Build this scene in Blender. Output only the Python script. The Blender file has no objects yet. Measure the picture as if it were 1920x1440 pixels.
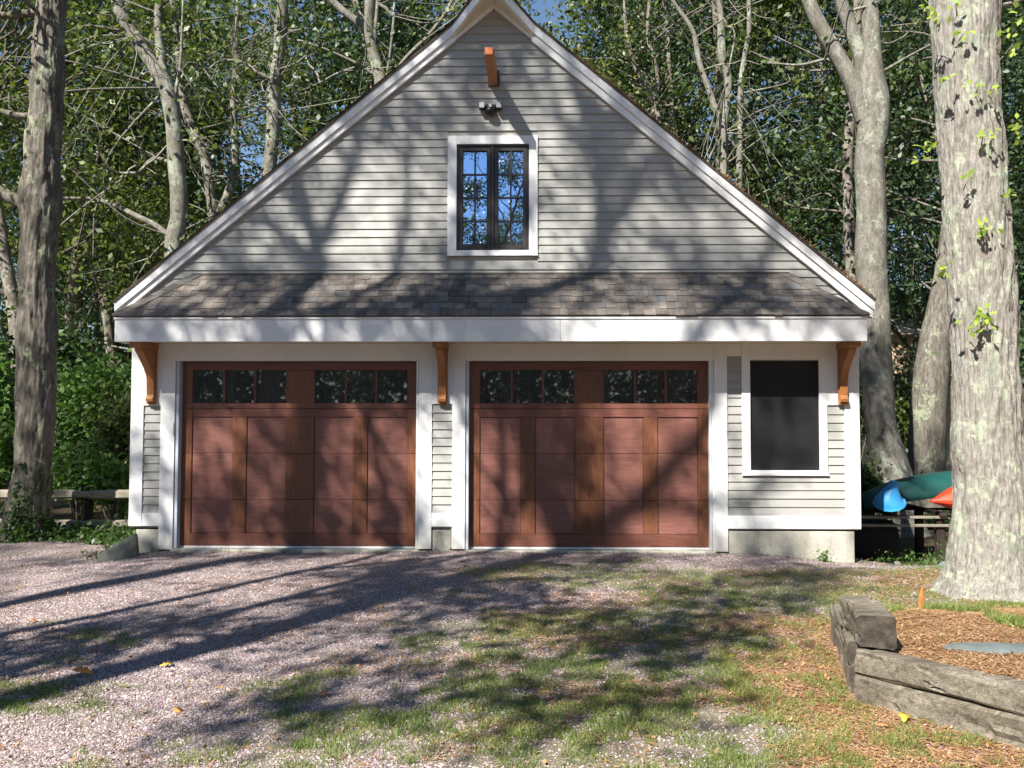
import bpy, bmesh, math, random
import numpy as np
from mathutils import Vector, Matrix
R = math.radians
random.seed(7)
col = bpy.context.scene.collection
scene = bpy.context.scene

# ------------------------------------------------------------------ camera
CAM = np.array([0.8811, -9.8136, 1.4622])
YAW, PITCH, ROLL, FPX, CPX, CPY = 0.0197, 0.0414, 0.001, 1605., 1007.26, 720.
_f = np.array([-math.sin(YAW), math.cos(YAW), 0]); _r = np.array([math.cos(YAW), math.sin(YAW), 0]); _u = np.array([0, 0, 1.])
_f2 = _f*math.cos(PITCH)+_u*math.sin(PITCH); _u2 = _u*math.cos(PITCH)-_f*math.sin(PITCH)
_r3 = _r*math.cos(ROLL)+_u2*math.sin(ROLL); _u3 = _u2*math.cos(ROLL)-_r*math.sin(ROLL)
cam = bpy.data.cameras.new('camera'); cam_o = bpy.data.objects.new('camera', cam); col.objects.link(cam_o)
cam.sensor_width = 36; cam.lens = FPX/1920*36; cam.shift_x = -(CPX-960)/1920
cam.clip_start = .05; cam.clip_end = 400
M4 = Matrix(((_r3[0], _u3[0], -_f2[0], CAM[0]), (_r3[1], _u3[1], -_f2[1], CAM[1]), (_r3[2], _u3[2], -_f2[2], CAM[2]), (0, 0, 0, 1)))
cam_o.matrix_world = M4
scene.camera = cam_o

def at(x, y, Y):
    d = _f2+_r3*(x-CPX)/FPX-_u3*(y-CPY)/FPX
    return CAM+d*(Y-CAM[1])/d[1]

# ------------------------------------------------------------------ light
SUN = np.array([.56, .89, -1.0]); SUN = SUN/np.linalg.norm(SUN)
SKY_STRENGTH, SUN_STRENGTH, EXPOSURE = .064, 5.0, 1.32
world = bpy.data.worlds.new('World'); scene.world = world; world.use_nodes = True
wn = world.node_tree; bg = wn.nodes['Background']
sky = wn.nodes.new('ShaderNodeTexSky'); sky.sky_type = 'NISHITA'; sky.sun_disc = False
sky.sun_elevation = math.asin(-SUN[2]); sky.sun_rotation = math.atan2(-SUN[0], -SUN[1])
sky.air_density = 1.0; sky.dust_density = .05; sky.ozone_density = 3.0
wn.links.new(sky.outputs[0], bg.inputs[0]); bg.inputs[1].default_value = SKY_STRENGTH
sl = bpy.data.lights.new('sun', 'SUN'); sl.energy = SUN_STRENGTH; sl.angle = R(.53); sl.color = (1, .955, .885)
so = bpy.data.objects.new('sun', sl); col.objects.link(so); so.location = (-8, -14, 20)
so.rotation_euler = Vector(SUN).to_track_quat('-Z', 'Y').to_euler()
scene.view_settings.view_transform = 'Standard'; scene.view_settings.look = 'None'
scene.view_settings.exposure = EXPOSURE; scene.view_settings.gamma = 1; scene.view_settings.use_curve_mapping = False
scene.cycles.max_bounces = 6; scene.cycles.diffuse_bounces = 3; scene.cycles.transparent_max_bounces = 12
scene.cycles.transmission_bounces = 3; scene.cycles.glossy_bounces = 3

# ------------------------------------------------------------------ helpers
def tag(o, label=None, cat=None, group=None, kind=None):
    if label: o['label'] = label
    if cat: o['category'] = cat
    if group: o['group'] = group
    if kind: o['kind'] = kind
    return o
def empty(name, loc, **k):
    o = bpy.data.objects.new(name, None); col.objects.link(o); o.location = loc; o.empty_display_size = .3
    return tag(o, **k)
def link(name, me, parent=None, loc=None):
    o = bpy.data.objects.new(name, me); col.objects.link(o)
    if parent is not None:
        o.parent = parent
    if loc is not None: o.location = loc
    return o
def wloc(o):
    v = np.zeros(3)
    while o is not None:
        v = v+np.array(o.location); o = o.parent
    return v
def fast_mesh(name, V, F, mats, mi=None, smooth=False, attrs=None):
    """V Nx3, F list of arrays (each Mxk)"""
    if not isinstance(F, (list, tuple)): F = [F]
    me = bpy.data.meshes.new(name)
    V = np.asarray(V, np.float32); me.vertices.add(len(V)); me.vertices.foreach_set('co', V.ravel())
    F = [np.asarray(f, np.int32) for f in F if len(f)]
    tot = sum(f.size for f in F); n = sum(len(f) for f in F)
    me.loops.add(tot); me.loops.foreach_set('vertex_index', np.concatenate([f.ravel() for f in F]))
    st = []; s = 0
    for f in F:
        st.append(s+np.arange(len(f))*f.shape[1]); s += f.size
    me.polygons.add(n); me.polygons.foreach_set('loop_start', np.concatenate(st).astype(np.int32))
    if not isinstance(mats, (list, tuple)): mats = [mats]
    for m in mats: me.materials.append(m)
    if mi is not None: me.polygons.foreach_set('material_index', np.asarray(mi, np.int32))
    if smooth: me.polygons.foreach_set('use_smooth', np.ones(n, bool))
    me.update(calc_edges=True)
    if attrs:
        for k, a in attrs.items():
            at_ = me.attributes.new(k, 'FLOAT', 'POINT'); at_.data.foreach_set('value', np.asarray(a, np.float32))
    return me
class MB:
    def __init__(s): s.v = []; s.f = []
    def add(s, vs, fs):
        n = len(s.v); s.v += [tuple(v) for v in vs]; s.f += [tuple(n+i for i in f) for f in fs]; return s
    def box(s, x0, x1, y0, y1, z0, z1):
        return s.add([(x0,y0,z0),(x1,y0,z0),(x1,y1,z0),(x0,y1,z0),(x0,y0,z1),(x1,y0,z1),(x1,y1,z1),(x0,y1,z1)],
                     [(0,3,2,1),(4,5,6,7),(0,1,5,4),(1,2,6,5),(2,3,7,6),(3,0,4,7)])
    def prism(s, poly, ax, a0, a1):
        """poly list of 2D pts; extruded along axis ax ('x','y','z') from a0 to a1"""
        n = len(poly)
        def p(q, a): return {'x': (a, q[0], q[1]), 'y': (q[0], a, q[1]), 'z': (q[0], q[1], a)}[ax]
        return s.add([p(q, a0) for q in poly]+[p(q, a1) for q in poly],
                     [tuple(range(n)), tuple(range(2*n-1, n-1, -1))]+[(i, (i+1) % n+0, (i+1) % n+n, i+n) for i in range(n)])
    def hexa(s, p):  # 8 points: bottom 4, top 4
        return s.add(p, [(0,3,2,1),(4,5,6,7),(0,1,5,4),(1,2,6,5),(2,3,7,6),(3,0,4,7)])
    def build(s, name, m, parent=None, bevel=0, smooth=False, seg=1):
        off = wloc(parent) if parent is not None else np.zeros(3)
        me = bpy.data.meshes.new(name)
        me.from_pydata([tuple(np.array(v)-off) for v in s.v], [], s.f)
        b = bmesh.new(); b.from_mesh(me); bmesh.ops.recalc_face_normals(b, faces=b.faces)
        if bevel: bmesh.ops.bevel(b, geom=b.edges[:], offset=bevel, segments=seg, affect='EDGES', clamp_overlap=True)
        b.to_mesh(me); b.free()
        me.materials.append(m)
        if smooth:
            for p in me.polygons: p.use_smooth = True
        return link(name, me, parent)
# --- value noise in numpy
def _h(ix, iy, iz, seed):
    n = (ix*374761393+iy*668265263+iz*1440662683+seed*974634777) & 0xffffffff
    n = ((n ^ (n >> 13))*1274126177) & 0xffffffff
    n = (n ^ (n >> 16))
    return (n & 0xffff)/65535.
def vnoise(P, seed=0):
    P = np.asarray(P, float); i = np.floor(P).astype(np.int64); f = P-i; f = f*f*(3-2*f); o = 0
    for a in (0, 1):
        for b in (0, 1):
            for c in (0, 1):
                w = (f[..., 0] if a else 1-f[..., 0])*(f[..., 1] if b else 1-f[..., 1])*(f[..., 2] if c else 1-f[..., 2])
                o = o+w*_h(i[..., 0]+a, i[..., 1]+b, i[..., 2]+c, seed)
    return o
def fbm(P, oct=4, seed=0):
    P = np.asarray(P, float); o = 0; a = .5; t = 0
    for k in range(oct):
        o = o+a*vnoise(P*2**k, seed+k); t += a; a *= .5
    return o/t
def sstep(a, b, x):
    t = np.clip((x-a)/(b-a), 0, 1); return t*t*(3-2*t)

# ------------------------------------------------------------------ materials
def nodes(name):
    m = bpy.data.materials.new(name); m.use_nodes = True; t = m.node_tree; b = t.nodes['Principled BSDF']
    return m, t, b
def ramp(t, fac, stops, interp='LINEAR'):
    r = t.nodes.new('ShaderNodeValToRGB'); r.color_ramp.interpolation = interp
    e = r.color_ramp.elements
    while len(e) < len(stops): e.new(.5)
    for q, (p, c) in zip(e, stops): q.position = p; q.color = (*c, 1)
    t.links.new(fac, r.inputs[0]); return r.outputs[0]
def noise(t, scale, detail=4, rough=.55, vec=None, dist=0):
    n = t.nodes.new('ShaderNodeTexNoise'); n.inputs['Scale'].default_value = scale; n.inputs['Detail'].default_value = detail
    n.inputs['Roughness'].default_value = rough; n.inputs['Distortion'].default_value = dist
    if vec is not None: t.links.new(vec, n.inputs['Vector'])
    return n.outputs[0]
def coords(t, scale=(1, 1, 1), rnd=True):
    tc = t.nodes.new('ShaderNodeTexCoord'); mp = t.nodes.new('ShaderNodeMapping'); mp.inputs['Scale'].default_value = scale
    t.links.new(tc.outputs['Object'], mp.inputs['Vector'])
    if rnd:
        oi = t.nodes.new('ShaderNodeObjectInfo'); ml = t.nodes.new('ShaderNodeMath'); ml.operation = 'MULTIPLY'; ml.inputs[1].default_value = 37.
        t.links.new(oi.outputs['Random'], ml.inputs[0]); t.links.new(ml.outputs[0], mp.inputs['Location'])
    return mp.outputs[0]
def mixc(t, a, b, fac, mode='MIX'):
    n = t.nodes.new('ShaderNodeMix'); n.data_type = 'RGBA'; n.blend_type = mode
    for s, v in ((n.inputs[6], a), (n.inputs[7], b)):
        if isinstance(v, tuple): s.default_value = (*v, 1)
        else: t.links.new(v, s)
    if isinstance(fac, (int, float)): n.inputs[0].default_value = fac
    else: t.links.new(fac, n.inputs[0])
    return n.outputs[2]
def math_(t, op, a, b=0.):
    n = t.nodes.new('ShaderNodeMath'); n.operation = op
    for s, v in ((n.inputs[0], a), (n.inputs[1], b)):
        if isinstance(v, (int, float)): s.default_value = v
        else: t.links.new(v, s)
    return n.outputs[0]
def bump(t, b, h, strength=.3, dist=.01):
    n = t.nodes.new('ShaderNodeBump'); n.inputs['Strength'].default_value = strength; n.inputs['Distance'].default_value = dist
    t.links.new(h, n.inputs['Height']); t.links.new(n.outputs[0], b.inputs['Normal'])
def rnd(t):
    return t.nodes.new('ShaderNodeObjectInfo').outputs['Random']
def simple(name, c, rough=.6, var=.12, scale=8, stretch=(1, 1, 1), bs=.15, bd=.003, spec=.4, detail=5, objvar=0., metal=0.):
    m, t, b = nodes(name); v = coords(t, stretch)
    n = noise(t, scale, detail, .6, v)
    lo = tuple(x*(1-var) for x in c); hi = tuple(min(1, x*(1+var)) for x in c)
    cc = ramp(t, n, [(.3, lo), (.7, hi)])
    if objvar:
        k = math_(t, 'MULTIPLY_ADD', rnd(t), 2*objvar); k.node.inputs[2].default_value = 1-objvar
        g = t.nodes.new('ShaderNodeCombineColor')
        for i in range(3): t.links.new(k, g.inputs[i])
        cc = mixc(t, cc, g.outputs[0], 1., 'MULTIPLY')
    t.links.new(cc, b.inputs['Base Color']); b.inputs['Roughness'].default_value = rough
    b.inputs['Specular IOR Level'].default_value = spec; b.inputs['Metallic'].default_value = metal
    if bs: bump(t, b, n, bs, bd)
    return m
def trim_mat():
    m, t, b = nodes('white_trim_paint'); v = coords(t, (1, 1, 1), False)
    n = noise(t, 1.3, 4, .6, v); g = noise(t, 30, 3, .6, v)
    cc = ramp(t, n, [(.3, (.70, .71, .70)), (.6, (.80, .80, .79))])
    d = ramp(t, g, [(.45, (1, 1, 1)), (.75, (.93, .925, .91))]); cc = mixc(t, cc, d, 1., 'MULTIPLY')
    sp = t.nodes.new('ShaderNodeSeparateXYZ'); t.links.new(v, sp.inputs[0])
    dz = math_(t, 'ADD', sp.outputs[2], math_(t, 'MULTIPLY', noise(t, 9, 5, .7, v), .5))
    cc = mixc(t, cc, ramp(t, dz, [(.22, (.70, .66, .60)), (.55, (1, 1, 1))]), 1., 'MULTIPLY')
    t.links.new(cc, b.inputs['Base Color']); b.inputs['Roughness'].default_value = .5; bump(t, b, g, .12, .002)
    return m
TRIM = trim_mat()
SOFFIT = simple('cream_soffit_paint', (.66, .62, .52), .6, .05)
def siding_mat():
    m, t, b = nodes('grey_clapboard_paint'); v = coords(t, (.5, 8, 8), True)
    n = noise(t, 3.5, 5, .65, v); g = noise(t, 14, 3, .6, v)
    cc = ramp(t, n, [(.25, (.315, .311, .288)), (.75, (.37, .366, .342))])
    k = math_(t, 'MULTIPLY_ADD', rnd(t), .10); k.node.inputs[2].default_value = .95
    gg = t.nodes.new('ShaderNodeCombineColor')
    for i in range(3): t.links.new(k, gg.inputs[i])
    cc = mixc(t, cc, gg.outputs[0], 1., 'MULTIPLY')
    t.links.new(cc, b.inputs['Base Color']); b.inputs['Roughness'].default_value = .62; b.inputs['Specular IOR Level'].default_value = .3
    bump(t, b, g, .12, .002); return m
SIDING = siding_mat()
def wood_mat(name, c1, c2, c3, stretch, rough=.45, spec=.5, scale=4.):
    m, t, b = nodes(name); v = coords(t, stretch)
    n = noise(t, scale, 8, .65, v, .4); w = noise(t, scale*4, 4, .7, v); big = noise(t, .8, 3, .5, coords(t, (1, 1, 1)))
    cc = ramp(t, n, [(.25, c1), (.5, c2), (.78, c3)])
    d = ramp(t, w, [(.35, (.72, .68, .66)), (.6, (1, 1, 1))]); cc = mixc(t, cc, d, .8, 'MULTIPLY')
    d2 = ramp(t, big, [(.3, (.85, .82, .8)), (.7, (1.1, 1.08, 1.05))]); cc = mixc(t, cc, d2, 1., 'MULTIPLY')
    t.links.new(cc, b.inputs['Base Color']); b.inputs['Roughness'].default_value = rough; b.inputs['Specular IOR Level'].default_value = spec
    bump(t, b, w, .25, .0025); return m
DOORP = wood_mat('door_panel_wood', (.16, .065, .05), (.235, .102, .082), (.31, .15, .125), (.9, 6, 22), .40)
DOORS = wood_mat('door_stile_wood', (.11, .040, .022), (.18, .070, .036), (.26, .11, .058), (16, 6, 1.0), .42)
DOORR = wood_mat('door_rail_wood', (.125, .046, .034), (.18, .07, .05), (.24, .10, .075), (1.0, 6, 16), .42)
CEDAR = wood_mat('orange_cedar', (.27, .105, .03), (.38, .16, .05), (.48, .225, .085), (10, 10, 1.5), .5)
CEDAR_E = wood_mat('cedar_end_grain', (.50, .12, .035), (.62, .17, .05), (.68, .2, .07), (8, 8, 8), .55)
BRONZE = simple('dark_bronze_frame', (.032, .024, .022), .4, .2, spec=.5)
def glass_mat(name, base, refl, rough=.02, bs=.05, gc=(.9, .95, 1)):
    m, t, b = nodes(name); b.inputs['Base Color'].default_value = (*base, 1); b.inputs['Roughness'].default_value = .5
    g = t.nodes.new('ShaderNodeBsdfGlossy'); g.inputs['Roughness'].default_value = rough; g.inputs['Color'].default_value = (*gc, 1)
    n = noise(t, 2.3, 2, .5, coords(t, (1, 1, 1)))
    bp = t.nodes.new('ShaderNodeBump'); bp.inputs['Strength'].default_value = bs; bp.inputs['Distance'].default_value = .01
    t.links.new(n, bp.inputs['Height']); t.links.new(bp.outputs[0], g.inputs['Normal'])
    mx = t.nodes.new('ShaderNodeMixShader'); mx.inputs[0].default_value = refl
    t.links.new(b.outputs[0], mx.inputs[1]); t.links.new(g.outputs[0], mx.inputs[2])
    t.links.new(mx.outputs[0], t.nodes['Material Output'].inputs[0]); return m
GLASS_UP = glass_mat('reflective_window_glass', (.01, .012, .015), .72, .01, .07, (.55, .72, 1))
GLASS_DR = glass_mat('dark_door_glass', (.004, .005, .005), .12)
GLASS_LO = glass_mat('lower_window_glass', (.006, .007, .009), .12)
def screen_mat():
    m, t, b = nodes('insect_screen'); b.inputs['Base Color'].default_value = (.013, .013, .016, 1); b.inputs['Roughness'].default_value = .6
    tr = t.nodes.new('ShaderNodeBsdfTransparent'); mx = t.nodes.new('ShaderNodeMixShader'); mx.inputs[0].default_value = .5
    t.links.new(tr.outputs[0], mx.inputs[1]); t.links.new(b.outputs[0], mx.inputs[2]); t.links.new(mx.outputs[0], t.nodes['Material Output'].inputs[0]); return m
SCREEN = screen_mat()
def concrete_mat():
    m, t, b = nodes('foundation_concrete'); v = coords(t, (1, 1, 1), False)
    n = noise(t, 2.2, 6, .6, v); g = noise(t, 40, 4, .6, v); s = noise(t, 1.5, 3, .5, coords(t, (5, 5, .6), False))
    cc = ramp(t, n, [(.3, (.34, .325, .27)), (.7, (.50, .48, .42))])
    cc = mixc(t, cc, ramp(t, g, [(.3, (.82, .82, .8)), (.6, (1.05, 1.05, 1.05))]), 1., 'MULTIPLY')
    cc = mixc(t, cc, ramp(t, s, [(.5, (1, 1, 1)), (.72, (.62, .62, .52))]), .7, 'MULTIPLY')
    t.links.new(cc, b.inputs['Base Color']); b.inputs['Roughness'].default_value = .9; bump(t, b, g, .3, .004); return m
CONCRETE = concrete_mat()
def shingle_mat():
    m, t, b = nodes('asphalt_shingle'); r = rnd(t); v = coords(t, (1, 1, 1))
    base = ramp(t, r, [(0, (.105, .095, .085)), (.25, (.15, .13, .112)), (.5, (.19, .165, .145)), (.75, (.135, .13, .125)), (.9, (.235, .20, .17)), (1, (.16, .17, .175))])
    g = noise(t, 160, 3, .7, v); cc = mixc(t, base, ramp(t, g, [(.35, (.6, .6, .6)), (.65, (1.35, 1.35, 1.35))]), 1., 'MULTIPLY')
    l = noise(t, 9, 3, .6, v); cc = mixc(t, cc, ramp(t, l, [(.35, (.85, .85, .85)), (.7, (1.12, 1.1, 1.08))]), 1., 'MULTIPLY')
    t.links.new(cc, b.inputs['Base Color']); b.inputs['Roughness'].default_value = .95; b.inputs['Specular IOR Level'].default_value = .15
    bump(t, b, g, .5, .004); return m
SHINGLE = shingle_mat()
BLACKP = simple('black_plastic', (.012, .012, .013), .35, .1)
LAMPG = simple('light_grey_lamp_face', (.35, .37, .38), .3, .1, spec=.6)
WHITEP = simple('white_vinyl_strip', (.75, .75, .75), .5, .05)
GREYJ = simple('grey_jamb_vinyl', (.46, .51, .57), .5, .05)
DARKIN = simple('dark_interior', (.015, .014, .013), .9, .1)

def bark_mat(name, c1, c2, c3, lichen=None, lf=.55, vs=(6, 6, 1.4), bscale=1.6, moss=None, ls=2.6):
    m, t, b = nodes(name); v = coords(t, vs, True)
    n = noise(t, bscale*2, 7, .65, v, .5); w = noise(t, bscale*9, 5, .7, v)
    cc = ramp(t, n, [(.28, c1), (.5, c2), (.75, c3)])
    cc = mixc(t, cc, ramp(t, w, [(.3, (.45, .43, .42)), (.6, (1.1, 1.1, 1.1))]), .75, 'MULTIPLY')
    if lichen:
        v2 = coords(t, (1, 1, .8), True); l = noise(t, ls, 8, .72, v2); l2 = noise(t, 24, 4, .7, v2)
        f = math_(t, 'ADD', l, math_(t, 'MULTIPLY', math_(t, 'SUBTRACT', l2, .5), .35))
        fr = ramp(t, f, [(lf, (0, 0, 0)), (lf+.06, (1, 1, 1))])
        cc = mixc(t, cc, ramp(t, l2, [(.35, tuple(x*.75 for x in lichen)), (.65, lichen)]), fr)
    if moss:
        mp = noise(t, 3.1, 6, .7, coords(t, (1.3, 1.3, 1), True)); fr = ramp(t, mp, [(.56, (0, 0, 0)), (.66, (1, 1, 1))])
        cc = mixc(t, cc, moss, fr)
    t.links.new(cc, b.inputs['Base Color']); b.inputs['Roughness'].default_value = .95; b.inputs['Specular IOR Level'].default_value = .12
    bump(t, b, math_(t, 'ADD', n, math_(t, 'MULTIPLY', w, .5)), .8, .02); return m
BARK_GREY = bark_mat('grey_bark', (.06, .052, .043), (.15, .135, .112), (.27, .25, .215), (.27, .30, .20), .56, moss=(.09, .10, .055))
BARK_BIG = bark_mat('lichen_bark', (.12, .105, .088), (.285, .265, .232), (.45, .43, .39), (.40, .43, .32), .54, (14, 14, 2.6), 2.0, moss=(.25, .28, .22), ls=7.)
BARK_SMOOTH = bark_mat('smooth_grey_bark', (.095, .088, .07), (.18, .168, .14), (.28, .265, .23), (.30, .325, .25), .55, (3, 3, 1.2), 1.6, moss=(.12, .13, .09))
BARK_FOREST = bark_mat('forest_bark', (.085, .07, .055), (.19, .165, .135), (.33, .30, .26), (.33, .34, .26), .56, (3, 3, 1.), 1.3)
BARK_TWIG = bark_mat('dark_twig_bark', (.045, .038, .03), (.10, .088, .07), (.19, .17, .14), None, .56, (3, 3, 1.), 1.3)
BARK_DEAD = bark_mat('dead_twig_bark', (.22, .19, .15), (.32, .29, .24), (.42, .39, .34), (.34, .37, .27), .56, (2, 2, 2), 2)

def leaf_mat(name, c1, c2, c3, trans=.35, scale=1.1, spec=.35):
    m, t, b = nodes(name)
    tc = t.nodes.new('ShaderNodeTexCoord'); gi = t.nodes.new('ShaderNodeNewGeometry')
    n = noise(t, scale, 3, .6, tc.outputs['Object']); at_ = t.nodes.new('ShaderNodeAttribute'); at_.attribute_name = 'rv'
    f = math_(t, 'ADD', math_(t, 'MULTIPLY', n, .55), math_(t, 'MULTIPLY', at_.outputs['Fac'], .5))
    cc = ramp(t, f, [(.22, c1), (.5, c2), (.82, c3)])
    t.links.new(cc, b.inputs['Base Color']); b.inputs['Roughness'].default_value = .45; b.inputs['Specular IOR Level'].default_value = spec
    tr = t.nodes.new('ShaderNodeBsdfTranslucent')
    tcx = mixc(t, cc, (1.3, 1.5, .6), 1., 'MULTIPLY'); t.links.new(tcx, tr.inputs['Color'])
    mx = t.nodes.new('ShaderNodeMixShader'); mx.inputs[0].default_value = trans
    t.links.new(b.outputs[0], mx.inputs[1]); t.links.new(tr.outputs[0], mx.inputs[2])
    t.links.new(mx.outputs[0], t.nodes['Material Output'].inputs[0]); return m
LEAF_A = leaf_mat('oak_leaf', (.022, .040, .012), (.055, .084, .022), (.14, .165, .042))
LEAF_B = leaf_mat('yellow_green_leaf', (.040, .062, .018), (.085, .12, .03), (.20, .21, .06))
LEAF_C = leaf_mat('dark_leaf', (.016, .034, .015), (.034, .064, .025), (.080, .125, .045), .22)
LEAF_S = leaf_mat('bright_shrub_leaf', (.035, .082, .02), (.075, .15, .034), (.15, .24, .058))
LEAF_Y = leaf_mat('young_leaf', (.16, .24, .03), (.26, .36, .05), (.38, .47, .09), .45)
LEAF_I = leaf_mat('ivy_leaf', (.035, .07, .02), (.06, .11, .03), (.10, .17, .045))
LEAF_T = leaf_mat('tan_leaf', (.35, .26, .14), (.50, .38, .22), (.6, .5, .3))
GRASSM = leaf_mat('grass_blade', (.07, .11, .025), (.14, .21, .045), (.31, .32, .12), .3, 1.6, .2)
LITTER = leaf_mat('pine_straw', (.17, .085, .04), (.35, .19, .085), (.54, .37, .22), .1, 2., .2)

def gravel_mat():
    m, t, b = nodes('gravel_stone'); at_ = t.nodes.new('ShaderNodeAttribute'); at_.attribute_name = 'rv'
    cc = ramp(t, at_.outputs['Fac'], [(0, (.10, .08, .075)), (.3, (.215, .168, .165)), (.6, (.315, .245, .245)), (.9, (.41, .33, .325)), (1, (.58, .52, .50))])
    t.links.new(cc, b.inputs['Base Color']); b.inputs['Roughness'].default_value = .85; return m
GRAVEL = gravel_mat()
def ground_mat():
    m, t, b = nodes('driveway_ground'); tc = t.nodes.new('ShaderNodeTexCoord'); P = tc.outputs['Object']
    def A(n):
        a = t.nodes.new('ShaderNodeAttribute'); a.attribute_name = n; return a.outputs['Fac']
    n1 = noise(t, 45, 5, .75, P); n2 = noise(t, 5, 5, .6, P); n3 = noise(t, 110, 3, .7, P)
    vo = t.nodes.new('ShaderNodeTexVoronoi'); vo.inputs['Scale'].default_value = 95; t.links.new(P, vo.inputs['Vector'])
    sep = t.nodes.new('ShaderNodeSeparateColor'); t.links.new(vo.outputs['Color'], sep.inputs[0])
    grav = ramp(t, sep.outputs[0], [(0, (.11, .088, .088)), (.45, (.245, .193, .193)), (.8, (.355, .285, .285)), (1, (.52, .46, .45))])
    dirt = ramp(t, n1, [(.3, (.12, .085, .06)), (.7, (.26, .19, .14))])
    grass = ramp(t, n1, [(.3, (.10, .095, .045)), (.7, (.21, .20, .10))])
    lit = ramp(t, math_(t, 'ADD', math_(t, 'MULTIPLY', n3, .5), math_(t, 'MULTIPLY', n2, .5)), [(.36, (.11, .065, .042)), (.5, (.24, .135, .08)), (.66, (.42, .28, .19))])
    forest = ramp(t, n1, [(.3, (.04, .03, .018)), (.7, (.11, .08, .045))])
    c = mixc(t, grav, dirt, math_(t, 'MULTIPLY', n2, .55)); c = mixc(t, c, grass, math_(t, 'MULTIPLY', A('grass'), .75))
    c = mixc(t, c, lit, A('litter')); c = mixc(t, c, forest, A('forest'))
    c = mixc(t, c, ramp(t, n1, [(.4, (.16, .21, .05)), (.7, (.30, .33, .10))]), A('lawn'))
    t.links.new(c, b.inputs['Base Color']); b.inputs['Roughness'].default_value = .95; b.inputs['Specular IOR Level'].default_value = .15
    bump(t, b, math_(t, 'ADD', n1, vo.outputs['Distance']), .6, .015); return m
GROUND = ground_mat()
def timber_mat():
    m, t, b = nodes('weathered_timber'); v = coords(t, (1.2, 14, 14)); n = noise(t, 2.2, 8, .7, v, .6); w = noise(t, 11, 5, .7, v); big = noise(t, 3, 5, .6, coords(t, (1, 1, 1)))
    cc = ramp(t, n, [(.3, (.085, .072, .056)), (.5, (.20, .176, .14)), (.72, (.32, .29, .24))])
    cc = mixc(t, cc, ramp(t, w, [(.35, (.5, .48, .46)), (.55, (1.05, 1.05, 1.05))]), .8, 'MULTIPLY')
    cc = mixc(t, cc, ramp(t, big, [(.3, (.6, .56, .5)), (.65, (1.15, 1.15, 1.12))]), 1., 'MULTIPLY')
    t.links.new(cc, b.inputs['Base Color']); b.inputs['Roughness'].default_value = .9; b.inputs['Specular IOR Level'].default_value = .2; bump(t, b, math_(t, 'ADD', n, w), .9, .012); return m
TIMBER = timber_mat()
TIMBER_END = simple('timber_end_grain', (.062, .053, .042), .95, .55, 16, bs=.9, bd=.02, spec=.1, detail=8)
ROCKM = simple('grey_green_rock', (.20, .205, .165), .9, .3, 7, bs=.6, bd=.02, spec=.2)
SLATE = simple('blue_grey_stone', (.12, .14, .135), .85, .2, 6, bs=.4, bd=.01, spec=.2)
RAILM = wood_mat('split_rail_wood', (.17, .155, .125), (.29, .27, .22), (.40, .375, .32), (1.2, 9, 9), .9, .15)
CANOE_G = simple('green_canoe_plastic', (.008, .06, .052), .45, .25, 3, bs=.1)  # green lowered so the colour itself carries the canoe's shade
KAYAK_B = simple('light_blue_kayak_plastic', (.05, .36, .72), .45, .12, 3, bs=.05)
KAYAK_R = simple('red_orange_kayak_plastic', (.62, .045, .012), .45, .12, 3, bs=.05)
DARKWOOD = simple('dark_wood', (.035, .028, .022), .8, .3, 6, bs=.3, spec=.2)  # near-black brown for the rack timbers and fence posts

# ------------------------------------------------------------------ ground
C0 = np.array([2.60, -4.82]); DFW = np.array([.627, -.779]); DSW = np.array([.235, .972])   # bed corner, front wall and side wall directions
TREE_R = np.array([4.52, -2.35])
def bed_mask(x, y):
    """1 inside the raised planting bed on the right"""
    ex, ey = x-C0[0], y-C0[1]
    nf = np.array([-DFW[1], DFW[0]]); s1 = ex*nf[0]+ey*nf[1]           # in front of the front wall is negative
    ns = np.array([DSW[1], -DSW[0]]); s2 = ex*ns[0]+ey*ns[1]           # right of the side wall is positive
    back = 1-sstep(-3.9, -2.4, y); w = .001+1.1*sstep(-3.7, -2.9, y)
    return (s1 > .075)*np.clip((s2-.075)/w, 0, 1)*back
def gz(x, y):
    x = np.asarray(x, float); y = np.asarray(y, float)
    z = -.045-.10*sstep(.0, 5., -y)
    z = z-.12*sstep(3.0, 4.6, x)*sstep(-1.1, -.1, y)-.25*sstep(4.3, 5.0, x)*sstep(-.2, 1.2, y)
    z = z-.05*sstep(-3.6, -4.3, x)*1.0 if False else z-.07*sstep(3.5, 4.4, -x)
    z = z+bed_mask(x, y)*(.12-z)
    d = np.hypot(x-TREE_R[0], y-TREE_R[1]); z = z+.07*np.exp(-(d/.75)**2)
    d1 = np.hypot(x+5.85, y-1.0); z = z+.08*np.exp(-(d1/.8)**2)
    P = np.stack([x, y, 0*x], -1)
    z = z+.035*(fbm(P*1.1, 3, 5)-.5)+.10*(fbm(P*.25, 2, 9)-.5)*sstep(6, 12, np.hypot(x, y+2))
    z = z-.9*sstep(9, 30, y)
    return z
def gzs(x, y): return float(gz(np.array([x]), np.array([y]))[0])
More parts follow.
